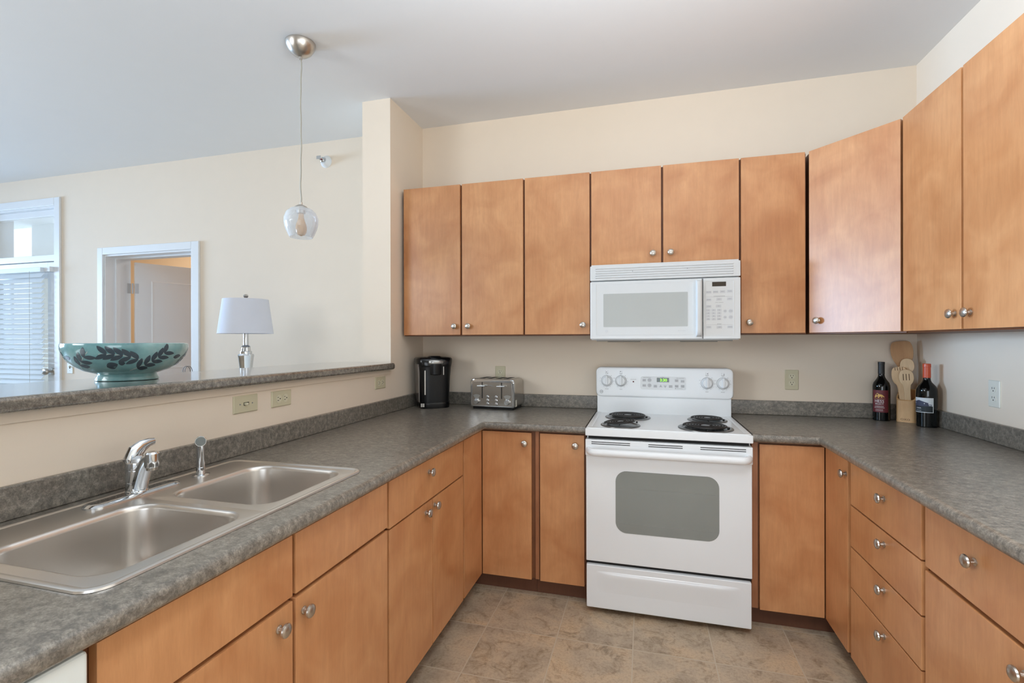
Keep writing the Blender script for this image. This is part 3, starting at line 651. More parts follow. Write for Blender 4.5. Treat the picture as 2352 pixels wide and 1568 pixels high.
for x, z, shp, tx in ((.000, 1.113, 'r', (('BAKE', 0, .006),)), (.000, 1.082, 'r', (('BROIL', 0, .006),)), (.181, 1.113, 'r', (('COOK', .003, .005), ('TIME', -.003, .005))), (.181, 1.081, 'r', (('DELAY', .003, .005), ('START', -.003, .005))),
                      (.214, 1.110, 'r', (('CLOCK', 0, .005),)), (.214, 1.081, 'r', (('KITCHEN', .003, .004), ('TIMER', -.003, .004))), (.063, 1.079, 'r', (('SELF', .003, .005), ('CLEAN', -.003, .005))), (.148, 1.079, 'r', (('OVEN', .003, .005), ('LIGHT', -.003, .005))),
                      (.030, 1.114, 'o', (('START', 0, .006),)), (.030, 1.083, 'o', (('CLEAR', .003, .005), ('OFF', -.003, .005))), (.093, 1.079, 'u', (('+', 0, .012),)), (.118, 1.079, 'd', (('-', 0, .012),))):
    q = MB()
    if shp == 'r': q.box(x-.010, x+.010, YC-.0014, YC-.0006, z-.0075, z+.0075, .0003, 1)
    elif shp == 'o': q.lathe([(.0115, .0006), (.0115, .0015)], face_y(x, YC, z), 24)
    else:
        sg = 1 if shp == 'u' else -1
        q.prism([(x+.0105*math.cos(PI/2*sg+2*PI*i/3), z+.0105*math.sin(PI/2*sg+2*PI*i/3)) for i in range(3)], .0006, .0015, face_y(0, YC, 0))
    q.slot(1)
    for t_, dz_, s_ in tx: q.text(t_, s_, face_y(x, Y_, z+dz_))
    q.build('touch_button', [GREYB, GREYL], con)
# vent strip, oven door, handle, window
MB().box(SL+.012, SR-.012, 2.43, 2.47, .858, .879).build('shadow_gap', GAP, st)
YD = 2.408
od = MB().box(SL+.002, SR-.003, YD, 2.458, .258, .785, .004, 2).build('oven_door', WHITE, st)
tb = MB().box(SL, SR-.001, YD-.008, 2.458, .780, .860, .004, 2).build('vent_trim', WHITE, od)
for a0, a1 in ((SL+.03, SL+.215), (SL+.300, SL+.455), (SR-.225, SR-.03)):
    for z in (.8395, .8485): MB().box(a0, a1, YD-.0090, YD-.0075, z-.0016, z+.0016).build('vent_slot', GAP, od)
hp = []
for i in range(9): a = PI/2*i/8; hp.append((SL+.018+.030*(1-math.cos(a))*1.2, YD-.008-.050*math.sin(a), .808))
hp2 = [(SR+SL-x, y, z) for x, y, z in reversed(hp)]
MB().tube(hp+[(.0975-.15, YD-.060, .808), (.0975+.15, YD-.060, .808)]+hp2, .0150, 14, flat=1.15).build('oven_handle', WHITE2, od)
wx = face_y(0, YD, 0)
mb = MB().loft([[(a, b, .0) for a, b in rrect(-.136, .334, .411, .712, .052, 8)], [(a, b, .0012) for a, b in rrect(-.136, .334, .411, .712, .052, 8)], [(a, b, .0008) for a, b in rrect(-.131, .329, .416, .707, .048, 8)]], wx)
mb.slot(1); mb.box(-.128, .326, YD-.0014, YD-.001, .6278, .6284).box(-.128, .326, YD-.0014, YD-.001, .4552, .4558)
ow = mb.build('oven_window', [OVGLASS, RACK], od)
MB().box(SL+.004, SR-.005, 2.425, 2.46, .240, .262).build('shadow_gap', GAP, st)
dq = MB().box(SL+.003, SR-.006, YD-.004, 2.458, .030, .242, .006, 2)
dr_ = dq.build('storage_drawer', WHITE, st)
# pressed finger recess: a shallow ridge across the drawer
mb = MB(); L_ = []
for y, z in ((0, .214), (.0022, .2115), (.0055, .205), (.0068, .197), (.0060, .186), (.0040, .166), (.0018, .138), (0, .112)):
    L_.append([(SL+.05+dx, YD-.0038-y*f_-.0002*(f_ > 0), z) for dx, f_ in ((0, 0), (.02, .25), (.05, .7), (.10, 1))]+[(SR-.05-dx, YD-.0038-y*f_-.0002*(f_ > 0), z) for dx, f_ in ((.10, 1), (.05, .7), (.02, .25), (0, 0))])
mb.loft(L_, None, False, False, False); mb.build('finger_ridge', WHITE, dr_, ang=80)

# ---------------------------------------------------------------- microwave
mw = thing('microwave', 'white over-the-range microwave above the stove', 'microwave', (.095, 2.9, 1.352))
ML, MR, MY = -.2885, .4785, 2.700
MB().box(ML+.004, MR-.004, MY+.03, D-.001, 1.350, 1.768).build('body', MWHITE, mw)
vg = MB().box(ML, MR, MY, MY+.032, 1.677, 1.758, .004, 2)
vo = vg.build('vent_grille', MWHITE, mw)
for i in range(5):
    z = 1.689+i*.0125; lm = MB()
    lm.loft([[(ML+.03, MY-.0005, z), (ML+.03, MY-.0045, z+.003), (ML+.03, MY-.0005, z+.0075)], [(MR-.035, MY-.0005, z), (MR-.035, MY-.0045, z+.003), (MR-.035, MY-.0005, z+.0075)]])
    lm.build('louvre', MWHITE2, vo)
for x, z in ((-.06, 1.722), (.22, 1.726)): MB().lathe([(.002, 0), (.002, .002)], face_y(x, MY-.004, z), 8).build('screw', GREYL, vo)
md = MB().box(ML, .2945, MY, MY+.032, 1.354, 1.672, .006, 2).build('microwave_door', MWHITE, mw)
mb = MB().loft([[(a, b, 0) for a, b in rrect(-.257, .252, 1.376, 1.657, .005, 3)], [(a, b, .0018) for a, b in rrect(-.257, .252, 1.376, 1.657, .005, 3)], [(a, b, .0018) for a, b in rrect(-.2555, .2505, 1.3775, 1.6555, .004, 3)], [(a, b, .0008) for a, b in rrect(-.2535, .2485, 1.3795, 1.6535, .004, 3)]], face_y(0, MY, 0))
mb.slot(1); ring(mb, -.199, MY-.0010, 1.398, .0072, .0012); mb.text('GE', .008, face_y(-.199, MY-.0010, 1.398)); mb.text('Spacemaker', .0075, face_y(.192, MY-.0010, 1.399), sx=1.1)
mb.build('door_panel', [MWHITE2, GREYB], md)
MB().loft([[(a, b, .0006) for a, b in rrect(-.216, .222, 1.421, 1.603, .004, 3)], [(a, b, .0016) for a, b in rrect(-.216, .222, 1.421, 1.603, .004, 3)]], face_y(0, MY, 0)).build('microwave_window', MWGLASS, md)
hl = []
for z, d in ((1.366, .004), (1.376, .020), (1.40, .029), (1.514, .032), (1.628, .029), (1.652, .020), (1.662, .004)): hl.append([(.262, MY+.001, z), (.264, MY-d*.8, z), (.268, MY-d, z), (.282, MY-d, z), (.288, MY-d*.85, z), (.290, MY+.001, z)])
MB().loft(hl).build('microwave_handle', MWHITE2, md, ang=45)
cp = MB().box(.298, MR, MY, MY+.032, 1.354, 1.672, .005, 2).build('control_panel', MWHITE, mw)
kt = MB().loft([[(a, b, 0) for a, b in rrect(.308, .446, 1.372, 1.657, .004, 3)], [(a, b, .0014) for a, b in rrect(.308, .446, 1.372, 1.657, .004, 3)], [(a, b, .0014) for a, b in rrect(.3092, .4448, 1.3732, 1.6558, .004, 3)], [(a, b, .0006) for a, b in rrect(.3102, .4438, 1.3742, 1.6548, .004, 3)]], face_y(0, MY, 0)); kt.slot(1)
def px(u, v): return (.3225+(u-200)/570*.1085, 1.672-(v-85)/1568*.3105)         # from the panel's own layout
MB().box(px(302, 0)[0], px(652, 0)[0], MY-.0015, MY-.0005, px(0, 312)[1], px(0, 195)[1]).build('display', LCD, cp)
yb = MY-.0007
def key(u, v, w_, h_, t_, ts=.0052):
    x, z = px(u, v); q = MB().box(x-w_/2, x+w_/2, yb-.0008, yb, z-h_/2, z+h_/2, .0003, 1).slot(1).text(t_, ts, face_y(x, yb-.001, z)); q.build('key', [GREYB, GREYL], cp)
for u, v, t_ in ((215, 460, 'POPCORN'), (390, 457, 'BEVERAGE'), (566, 452, 'REHEAT'), (745, 447, 'SNACKS'), (215, 660, 'DEFROST'), (478, 652, 'AUTO'), (745, 645, 'COOK'), (215, 835, 'EXPRESS'), (462, 830, 'TIME'), (215, 1380, 'POWER'), (482, 1380, 'TIMER'), (750, 1378, 'SURFACE')): key(u, v, .0255, .0135, t_, .0044)
for i, t_ in enumerate(('1', '2', '3', '4', '5', '6', '7', '8', '9', 'HI', '0', 'LO')): key(200+140*(i % 3), 935+78*(i//3), .021, .0115, t_, .008)
for u, v, rr, t_ in ((628, 962, .0085, 'ADD'), (770, 965, .0105, 'START'), (628, 1125, .0085, 'FAN'), (770, 1122, .0105, 'STOP')):
    x, z = px(u, v); MB().lathe([(rr, 0), (rr, .0008)], face_y(x, yb, z), 22).slot(1).text(t_, .005, face_y(x, yb-.001, z)).build('key', [GREYB, GREYL], cp)
for v, t_ in ((570, 'CONVENIENCE COOKING'), (738, 'COOK CONTROLS'), (1300, 'SETTINGS')): x, z = px(480, v); kt.text(t_, .0046, face_y(x, yb-.0003, z))
for v in (585, 1318):
    (x0, z), (x1, _) = px(150, v), px(820, v); kt.box(x0, x1, yb-.0002, yb, z-.0003, z+.0003)
kt.build('keypad_panel', [MWHITE2, GREYL], cp)
ub = MB().box(ML+.03, MR-.03, MY+.05, D-.03, 1.342, 1.351, .002).build('underside_plate', M('grey_underside', lin(150, 146, 138), .5), mw)
for x0 in (-.20, .20): MB().box(x0, x0+.18, MY+.09, MY+.24, 1.339, 1.342).build('grease_filter', PANM2, ub)

# ---------------------------------------------------------------- outlets and switches
def outlet(label, X, loc, pm, sm_, kind='duplex', name='wall_outlet', w_=.070, h_=.114):
    t = thing(name, label, 'outlet' if kind == 'duplex' else 'light switch', loc)
    pl_ = MB().loft([[(a, b, 0) for a, b in rrect(-w_/2, w_/2, -h_/2, h_/2, .003, 3)], [(a, b, .003) for a, b in rrect(-w_/2, w_/2, -h_/2, h_/2, .003, 3)], [(a, b, .0055) for a, b in rrect(-w_/2+.003, w_/2-.003, -h_/2+.003, h_/2-.003, .002, 3)]], X).build('cover_plate', pm, t)
    if kind == 'duplex':
        for s_ in (.0195, -.0195):
            q = [(x, y) for x, y in [(.0172*math.cos(2*PI*i/32), max(-.0135, min(.0135, .0172*math.sin(2*PI*i/32)))) for i in range(32)]]
            so2 = MB().prism([(x, y+s_) for x, y in q], .005, .0072, X).slot(1)
            so2.box(-.0078, -.0054, s_+.000, s_+.0085, .0068, .0075, 0, 1, X).box(.0054, .0078, s_+.0015, s_+.0080, .0068, .0075, 0, 1, X).lathe([(.0028, .0068), (.0028, .0075)], X @ TR((0, s_-.007, 0)), 10).build('socket', [sm_, HOLE], t)
        MB().lathe([(.003, .005), (.003, .0065), (0, .007)], X, 10).build('screw', sm_, t)
    else:
        MB().box(-.006, .006, -.013, .013, .0045, .0058, 0, 1, X).build('toggle_slot', HOLE, t)
        MB().box(-.0042, .0042, -.002, .011, .005, .016, .001, 1, X).build('toggle', WPLATE if pm is WPLATE else ALMONDL, t)
        for s_ in (.030, -.030): MB().lathe([(.0028, .005), (.0028, .0064)], X @ TR((0, s_, 0)), 8).build('screw', GREYL, t)
    return t
o1 = face_y(-.932, D, 1.121); outlet('almond wall outlet behind the toaster', o1, (-.932, D, 1.121), ALMOND, ALMONDL)
outlet('almond wall outlet on the back wall, right of the stove', face_y(.819, D, 1.119), (.819, D, 1.119), ALMOND, ALMONDL)
outlet('white wall outlet on the right wall beside the wine bottles', face_nx(XR, 2.504, 1.118), (XR, 2.504, 1.118), WPLATE, WPLATE)
HXO = lambda y, z: face_px(XL, y, z) @ RZ(PI/2)
outlet('almond sideways light switch under the bar, above the sink', HXO(1.540, 1.104), (XL, 1.540, 1.104), ALMOND, ALMONDL, 'toggle', 'light_switch', .067, .119)
outlet('almond sideways outlet under the bar, just right of the sideways switch', HXO(1.732, 1.103), (XL, 1.732, 1.103), ALMOND, ALMONDL, w_=.067)
outlet('almond sideways outlet under the far end of the bar, near the coffee maker', HXO(2.536, 1.103), (XL, 2.536, 1.103), ALMOND, ALMONDL, w_=.070)
outlet('white light switch on the living room wall beside the balcony door', face_y(-4.925, D, 1.122), (-4.925, D, 1.122), WPLATE, WPLATE, 'toggle', 'light_switch')

# ---------------------------------------------------------------- coffee maker
cm = thing('coffee_maker', 'black single-cup coffee maker in the corner', 'coffee maker', (-1.350, 2.952, ZC), math.radians(34))
def se(a, b, z, dy=0, e=3.6): return [(x, y+dy, z) for x, y in superell(a, b, 44, e)]
MB().loft([se(.098, .108, .0), se(.100, .111, .004), se(.101, .112, .03), se(.100, .110, .036)]).build('base', BLACK, cm, local=True, ang=40)
MB().loft([se(.097, .104, .036), se(.098, .105, .05), se(.106, .106, .20), se(.112, .108, .262), se(.115, .112, .275)]).build('body', BLACKM, cm, local=True, ang=40)
MB().loft([se(.115, .111, .274), se(.119, .112, .296), se(.120, .108, .316), se(.112, .098, .325), se(.085, .08, .329)]).build('hood', BLACK, cm, local=True, ang=50)
ld = [[(x, y-.060, z) for x, y in superell(a, b, 36, 2.6)] for a, b, z in ((.058, .064, .286), (.061, .067, .292), (.060, .066, .304), (.055, .060, .312))]
MB().loft(ld).build('lid_rim', SILVERP, cm, local=True, ang=45)
MB().loft([[(x, y-.056, z) for x, y in superell(a, b, 36, 2.6)] for a, b, z in ((.053, .058, .308), (.049, .050, .330), (.035, .036, .336))]).build('lid', BLACK, cm, local=True, ang=50)
MB().lathe([(.046, 0), (.054, .004), (.056, .05), (.057, .054), (.057, .072), (.056, .074)], TR((0, -.066, .214)), 32).build('brew_head', BLACKM, cm, local=True)
MB().loft([[(-.074, -.1075, z), (-.066, -.1075, z), (-.066, -.1105, z), (-.074, -.1105, z)] for z in (.09, .245)]).build('trim_bar', SILVERP, cm, local=True)
MB().box(.046, .051, -.1145, -.108, .215, .268).build('side_bar', SILVERP, cm, local=True)
tk = [[(-.097-w_, y, z) for y in ()] for w_, z in ()]
mb = MB().loft([[(-.103, -.070, .04), (-.106, -.02, .04), (-.106, .06, .04), (-.10, .06, .04), (-.098, -.07, .04)], [(-.112, -.075, .26), (-.115, -.02, .26), (-.115, .06, .26), (-.10, .06, .26), (-.10, -.075, .26)], [(-.114, -.080, .285), (-.117, -.02, .285), (-.117, .06, .285), (-.10, .06, .285), (-.10, -.08, .285)]])
mb.build('water_tank', SMOKE, cm, local=True)
MB().box(-.096, -.086, -.104, -.099, .012, .034).box(-.084, -.074, -.1085, -.104, .012, .034).build('badge', SILVERP, cm, local=True)

# ---------------------------------------------------------------- toaster
to = thing('toaster', 'stainless steel four-slice toaster', 'toaster', (-.918, 2.995, ZC), math.radians(-4.6))
TW, TD = .148, .085
bodyl = []
for y in (-TD, TD): bodyl.append([(x, y, z) for x, z in rrect(-TW, TW, .016, .192, [.024, .024, .012, .012], 6)])
MB().loft(bodyl).build('body', TSTEEL, to, local=True, ang=40)
fr = [[(x, y, z) for x, z in rrect(-TW-.001+i, TW+.001-i, .015+i, .193-i, [.025, .025, .013, .013], 6)] for y, i in ((-TD+.004, 0), (-TD-.004, 0), (-TD-.008, .003), (-TD-.0085, .010))]
MB().loft(fr, None, False, True).build('front_frame', CHROME, to, local=True, ang=45)
fp = MB().box(-TW+.014, TW-.014, -TD-.0105, -TD-.008, .024, .172, .001, 1).slot(1)
MB().box(-TW+.012, TW-.012, -TD+.004, TD-.006, 0, .017).build('foot_base', BLACKM, to, local=True)
MB().box(-.128, .128, -TD+.012, TD-.012, .1915, .1935, .0008, 1).build('top_plate', TSTEEL, to, local=True)
for x in (-.082, -.030, .030, .082): MB().box(x-.016, x+.016, -.062, .062, .192, .1942).build('bread_slot', GAP, to, local=True)
yf = -TD-.0105
for x in (-.066, .066):
    MB().box(x-.0032, x+.0032, yf-.0006, yf+.0005, .070, .172).build('lever_slot', GAP, to, local=True)
    MB().box(x-.026, x+.026, yf-.026, yf-.012, .146, .152, .0025, 2).box(x-.006, x+.006, yf-.014, yf, .143, .155, .002, 1).build('lever', CHROME, to, local=True)
for x in (-.104, .104):
    MB().lathe([(.0185, 0), (.0185, .004), (.016, .010), (.0155, .018), (0, .019)], TR((x, yf, .050)) @ RX(PI/2), 24).build('browning_dial', CHROME, to, local=True)
    pts = [(x+r*math.sin(a), .052+r*math.cos(a)) for r, a in [(.020, -.6)]+[(.042, -.62+1.24*i/8) for i in range(9)]+[(.020, .6)]]
    MB().prism([(a, b) for a, b in pts], 0, .0006, TR((0, yf, 0)) @ RX(PI/2)).build('dial_scale', SILVERP, to, local=True)
for x in (-.029, .029):
    for z in (.036, .058, .080): MB().lathe([(.0092, 0), (.0092, .002), (.0068, .003), (.006, .006), (0, .007)], TR((x, yf, z)) @ RX(PI/2), 18).build('button', CHROME, to, local=True)
MB().box(TW-.0002, TW+.0006, -.066, -.042, .020, .062).build('sticker', WPLATE, to, local=True)
pr = fp
for z, t_ in ((.080, 'BAGEL'), (.058, 'DEFROST'), (.036, 'CANCEL')): pr.text(t_, .0048, TR((0, yf-.0003, z)) @ RX(PI/2))
pr.box(-.030, .004, yf-.0004, yf, .1515, .1535).box(-.006, .018, yf-.0004, yf, .1465, .148); pr.build('front_panel', [TSTEEL, GREYL], to, local=True)

# ---------------------------------------------------------------- wine bottles
def wrap(r, ang0, z0):
    def f(v): a = ang0+v.x/r; rr = r+v.z; return Vector((rr*math.sin(a), -rr*math.cos(a), z0+v.y))
    return f
def curved(mb, r, ang0, x0, x1, z0, z1, n=16):
    loops = [[(r*math.sin(ang0+x/r), -r*math.cos(ang0+x/r), z) for z in (z0, z1)] for x in [x0+(x1-x0)*i/n for i in range(n+1)]]
    mb.loft(loops, None, False, False, False); return mb
def curved_poly(mb, r, ang0, pts, n=1):
    k0 = [Vector((r*math.sin(ang0+x/r), -r*math.cos(ang0+x/r), z)) for x, z in pts]; mb.add(k0, [tuple(range(len(k0)))]); return mb
A0 = math.radians(-19)
b1 = thing('wine_bottle', 'dark wine bottle with a maroon label and black cap', 'wine bottle', (1.236, 3.044, ZC))
rb = .0393
MB().lathe([(0, .004), (.030, .002), (rb-.003, 0), (rb, .004), (rb, .180), (rb-.0008, .190), (rb-.0045, .203), (rb-.0125, .215), (.0205, .225), (.0162, .234), (.0145, .244), (.0142, .30), (.013, .305), (0, .305)], None, 40).build('glass_body', BGLASS, b1, local=True, ang=60)
MB().lathe([(.0150, .250), (.0148, .300), (.0155, .301), (.0158, .312), (.0150, .3145), (0, .315)], None, 28).build('foil_cap', CAPB, b1, local=True)
mb = MB(); A1 = A0-.30; rl_ = rb+.0005
curved(mb, rl_, A1+.22, -.044, .034, .046, .164, 22); mb.slot(1)
X = wrap(rb+.0009, A1, 0)
def wz(z): return (lambda v: wrap(rb+.0009, A1, z)(v))
mb.text('HESS', .0215, wz(.105), .0003, sx=.95); mb.text('SELECT', .0118, wz(.0905), .0003, sx=1.05)
mb.text('CABERNET', .0068, wz(.0775), .0003, sx=1.25); mb.text('SAUVIGNON', .0068, wz(.0705), .0003, sx=1.2); mb.text('CALIFORNIA', .005, wz(.060), .0003, sx=1.2); curved(mb, rb+.0009, A1, -.018, .017, .0535, .0545, 6)
mb.slot(2)
lion = [(-.022, .128), (-.016, .140), (-.008, .149), (-.002, .144), (.004, .142), (.012, .141), (.018, .136), (.024, .128), (.020, .127), (.015, .133), (.013, .124), (.009, .124), (.009, .131), (.003, .130), (-.002, .122), (-.006, .122), (-.004, .130), (-.012, .129), (-.017, .123), (-.020, .123)]
# triangulated emblem wrapped on the glass
bmt = bmesh.new(); f_ = bmt.faces.new([bmt.verts.new((x, z, 0)) for x, z in lion]); bmesh.ops.triangulate(bmt, faces=[f_]); bmt.verts.index_update()
Wf = wrap(rb+.0009, A1, 0); mb.add([Wf(v.co) for v in bmt.verts], [[v.index for v in f.verts] for f in bmt.faces]); bmt.free()
curved(mb, rb+.0009, A1, -.026, .026, .1185, .1193, 8)
mb.build('label', [LABR, INKW, INKG], b1, local=True, ang=60)
b2 = thing('wine_bottle', 'dark wine bottle with an orange cap and a white house label', 'wine bottle', (1.3615, 2.874, ZC))
rb2 = .0415
MB().lathe([(0, .004), (.032, .002), (rb2-.003, 0), (rb2, .004), (rb2+.0015, .150), (rb2+.001, .180), (rb2-.001, .191), (rb2-.006, .202), (.028, .212), (.0205, .221), (.0165, .230), (.015, .240), (.015, .30), (.014, .305), (0, .305)], None, 40).build('glass_body', BGLASS, b2, local=True, ang=60)
MB().lathe([(.0163, .244), (.0158, .295), (.0168, .296), (.0168, .310), (.0155, .314), (0, .3145)], None, 28).build('foil_cap', CAPO, b2, local=True)
A2_ = math.radians(-25)-.42; rq = rb2+.0019
mb = MB(); curved(mb, rq, A2_, -.040, .045, .073, .146, 22); mb.slot(1)
curved(mb, rq+.0003, A2_, -.038, .042, .076, .105, 20); mb.slot(2)
for pts in ([(-.038, .105), (-.038, .126), (-.014, .134), (.022, .122), (.022, .105)], [(.018, .105), (.018, .122), (.026, .122), (.024, .105)], [(.024, .105), (.024, .114), (.037, .114), (.037, .105)]):
    n_ = 14; xs_ = [pts[0][0]+(pts[-1][0]-pts[0][0])*i/n_ for i in range(n_+1)]
    top = sorted(pts, key=lambda p: p[0])
    def ht(x):
        u = [p for p in pts if p[1] > .1051]; u.sort()
        for a, b in zip(u, u[1:]):
            if a[0] <= x <= b[0]: return a[1]+(b[1]-a[1])*(x-a[0])/max(1e-9, b[0]-a[0])
        return u[-1][1]
    Wq = wrap(rq+.0004, A2_, 0)
    mb.loft([[Wq(Vector((x, .105, 0))), Wq(Vector((x, ht(x), 0)))] for x in xs_], None, False, False, False)
mb.slot(0)
Wq2 = lambda z: (lambda v: wrap(rq+.0006, A2_, z)(v))
for x, z in ((.009, .118), (.028, .1095), (.033, .1095), (-.034, .120)): curved(mb, rq+.0007, A2_, x-.002, x+.002, z-.002, z+.002, 2)
mb.text('OBER', .0085, lambda v: wrap(rq+.0006, A2_, .094)(Vector((v.x-.016, v.y, v.z))), .0002, sx=1.15); mb.text('RED BLEND', .0048, lambda v: wrap(rq+.0006, A2_, .0825)(Vector((v.x-.016, v.y, v.z))), .0002, sx=1.0)
mb.build('label', [LABW, LABK, LABD], b2, local=True, ang=60)

# ---------------------------------------------------------------- utensil holder and utensils
uh = thing('utensil_holder', 'bamboo utensil holder with a slanted rim, between the two wine bottles', 'utensil holder', (1.344, 3.020, ZC), math.radians(-38))
ha, hb2 = .043, .036
def hz_(y, b): return .112+(y+hb2)/(2*hb2)*.060
mb = MB()
o_ = superell(ha, hb2, 44, 4); i_ = superell(ha-.006, hb2-.006, 44, 4)
mb.loft([[(x, y, 0) for x, y in o_], [(x, y, hz_(y, 0)) for x, y in o_], [(x, y, hz_(y, 0)) for x, y in i_], [(x, y, .008) for x, y in i_]], None, True, True)
hb_ = mb.build('cup', BAMBOO, uh, local=True, ang=45)
MB().text('OXO', .015, TR((0, -hb2-.0002, .014)) @ RX(PI/2), .0004, sx=1.15).build('engraving', BURN, hb_, local=True)
HM = ROOTM[uh.name]
def utensil(name, label, outline, slots, base, tip, twist, mat, thick=.005):
    """flat outline in (u across, v along from handle end); handle foot at base, leaning to tip, both local to the holder"""
    b_, t_ = HM @ Vector(base), HM @ Vector(tip); ax = (t_-b_).normalized()
    fw = (Vector((-.40, -.92, 0)) + Vector((0, 0, 0))); fw = (fw-ax*fw.dot(ax)).normalized(); sd = ax.cross(fw).normalized()*-1
    Xr = Matrix((sd, ax, -fw if False else fw)).transposed().to_4x4() @ Matrix.Rotation(twist, 4, 'Y')
    Xr.translation = b_
    for _ in range(2):
        outline = [p for a, b in zip(outline, outline[1:]+outline[:1]) for p in ((a[0]*.75+b[0]*.25, a[1]*.75+b[1]*.25), (a[0]*.25+b[0]*.75, a[1]*.25+b[1]*.75))]
    mb = MB().prism(outline, -thick/2, thick/2, Xr, .0012)
    root = thing(name, label, 'utensil', b_)
    o = mb.build('blade', mat, root)
    if slots:
        sm2 = MB()
        for u0, u1, v0, v1 in slots: sm2.box(u0, u1, v0, v1, -thick/2-.0004, thick/2+.0004, 0, 1, Xr)
        sm2.build('slot', BURN, root)
    return root
def spoon_outline(hw, hl, bw, bl, flat_top=0):
    pts = []
    L_ = [(hw*.85, 0), (hw, hl*.5), (hw*1.05, hl*.85), (hw*1.3, hl)]
    for i in range(1, 12):
        t = i/12; a = -PI/2+PI*t
        pts.append((bw*math.cos(a)**(.8 if not flat_top else .55), hl+bl/2+bl/2*math.sin(a)))
    right = L_+[p for p in pts if p[0] > hw*1.3]
    return right+[(0, hl+bl)] + [(-x, y) for x, y in reversed(right)]
def sq_outline(hw, hl, bw, bl):
    r = [(hw*.85, 0), (hw, hl*.6), (hw*1.2, hl*.9), (bw*.55, hl+.012), (bw*.9, hl+.05), (bw, hl+bl*.6), (bw*.93, hl+bl*.85), (bw*.70, hl+bl*.985)]
    return r+[(0, hl+bl)]+[(-x, y) for x, y in reversed(r)]
utensil('wooden_turner', 'broad toasted wooden turner, tallest in the utensil holder', sq_outline(.011, .275, .049, .145), [], (.010, .014, .010), (-.034, .030, .40), 0, BAMBOOD, .006)
utensil('wooden_spoon', 'pale wooden spoon at the right rear of the utensil holder', spoon_outline(.010, .245, .030, .080), [], (.000, .004, .010), (-.002, .004, .35), .1, BAMBOOP)
utensil('wooden_fork', 'pale notched wooden serving fork at the left of the utensil holder', spoon_outline(.0125, .185, .034, .098, 1), [(u-.0012, u+.0012, .262, .279) for u in (-.015, -.005, .006, .016)], (-.008, -.010, .010), (-.033, -.020, .30), -.05, BAMBOOP)
utensil('slotted_spoon', 'pale slotted wooden spoon at the front of the utensil holder', spoon_outline(.0125, .185, .031, .085), [(u-.0016, u+.0016, .212, .246) for u in (-.012, 0, .012)], (.012, -.014, .010), (.003, -.040, .29), .05, BAMBOOP)

# ---------------------------------------------------------------- bowl
bo = thing('decorative_bowl', 'teal glazed footed bowl with dark leaf pattern on the bar', 'bowl', (-1.724, 1.262, 1.215), math.radians(-64))
prof = [(0, .004), (.070, .004), (.080, 0), (.0875, .0015), (.0885, .006), (.083, .017), (.081, .022), (.092, .026), (.118, .035), (.141, .050), (.159, .070), (.1695, .090), (.1742, .107), (.1755, .118), (.1745, .1245), (.1715, .126), (.1685, .1245)]
mb = MB().lathe(prof, None, 56, False)
mb.slot(1); mb.lathe([(.1685, .1245), (.166, .112), (.150, .082), (.122, .055), (.08, .036), (.03, .032), (0, .032)], None, 56, False)
def bowl_pt(u, v, off=.0007):          # u angle, v height
    for (r0, z0), (r1, z1) in zip(prof[6:], prof[7:]):
        if z0 <= v <= z1:
            t = (v-z0)/(z1-z0); r = r0+(r1-r0)*t+off; return Vector((r*math.sin(u), -r*math.cos(u), v))
    return Vector((.17*math.sin(u), -.17*math.cos(u), v))
def leaf(u, v, ang, ln_, wd, slot=2):
    mb.slot(slot); c, s_ = math.cos(ang), math.sin(ang); n = 9; L2 = []
    for i in range(n+1):
        t = i/n; w2_ = wd/2*math.sin(PI*t)**.7*(1.15-.3*t)+1e-5; row = []
        for k_ in (-1, -.33, .33, 1):
            x, y = ln_*t, w2_*k_; du, dz = x*c-y*s_, x*s_+y*c; row.append(bowl_pt(u+du/.155, v+dz*.92))
        L2.append(row)
    mb.loft(L2, None, False, False, False)
def stem(p0, p1, bend, n=12, wd=.0016):
    mb.slot(3); L2 = []
    for i in range(n+1):
        t = i/n; u = p0[0]+(p1[0]-p0[0])*t+bend[0]*math.sin(PI*t); v = p0[1]+(p1[1]-p0[1])*t+bend[1]*math.sin(PI*t)
        L2.append([bowl_pt(u, v-wd, .0005), bowl_pt(u, v+wd, .0005)])
    mb.loft(L2, None, False, False, False)
    for i in range(2, n):
        if i % 2 == 0:
            t = i/n; u = p0[0]+(p1[0]-p0[0])*t+bend[0]*math.sin(PI*t); v = p0[1]+(p1[1]-p0[1])*t+bend[1]*math.sin(PI*t); a = math.atan2(p1[1]-p0[1], (p1[0]-p0[0])*.155)
            for sg in (1, -1): leaf(u+.004, min(max(v, .034), .106), a+sg*.72, .036, .0145)
for rot in (0, 2.1, 4.2):
    stem((rot+.0, .036), (rot+.62, .108), (.05, -.006)); stem((rot+.24, .066), (rot-.48, .092), (0, .008))
    leaf(rot-.42, .050, .3, .034, .024); leaf(rot-.20, .062, 0, .018, .016)
    stem((rot+1.0, .044), (rot+1.45, .100), (.0, -.006), 8); leaf(rot+.80, .078, .1, .034, .016)
    mb.slot(3)
mb.build('bowl_body', [TEAL, BOWLIN, LEAF, LEAFS], bo, local=True, ang=50)

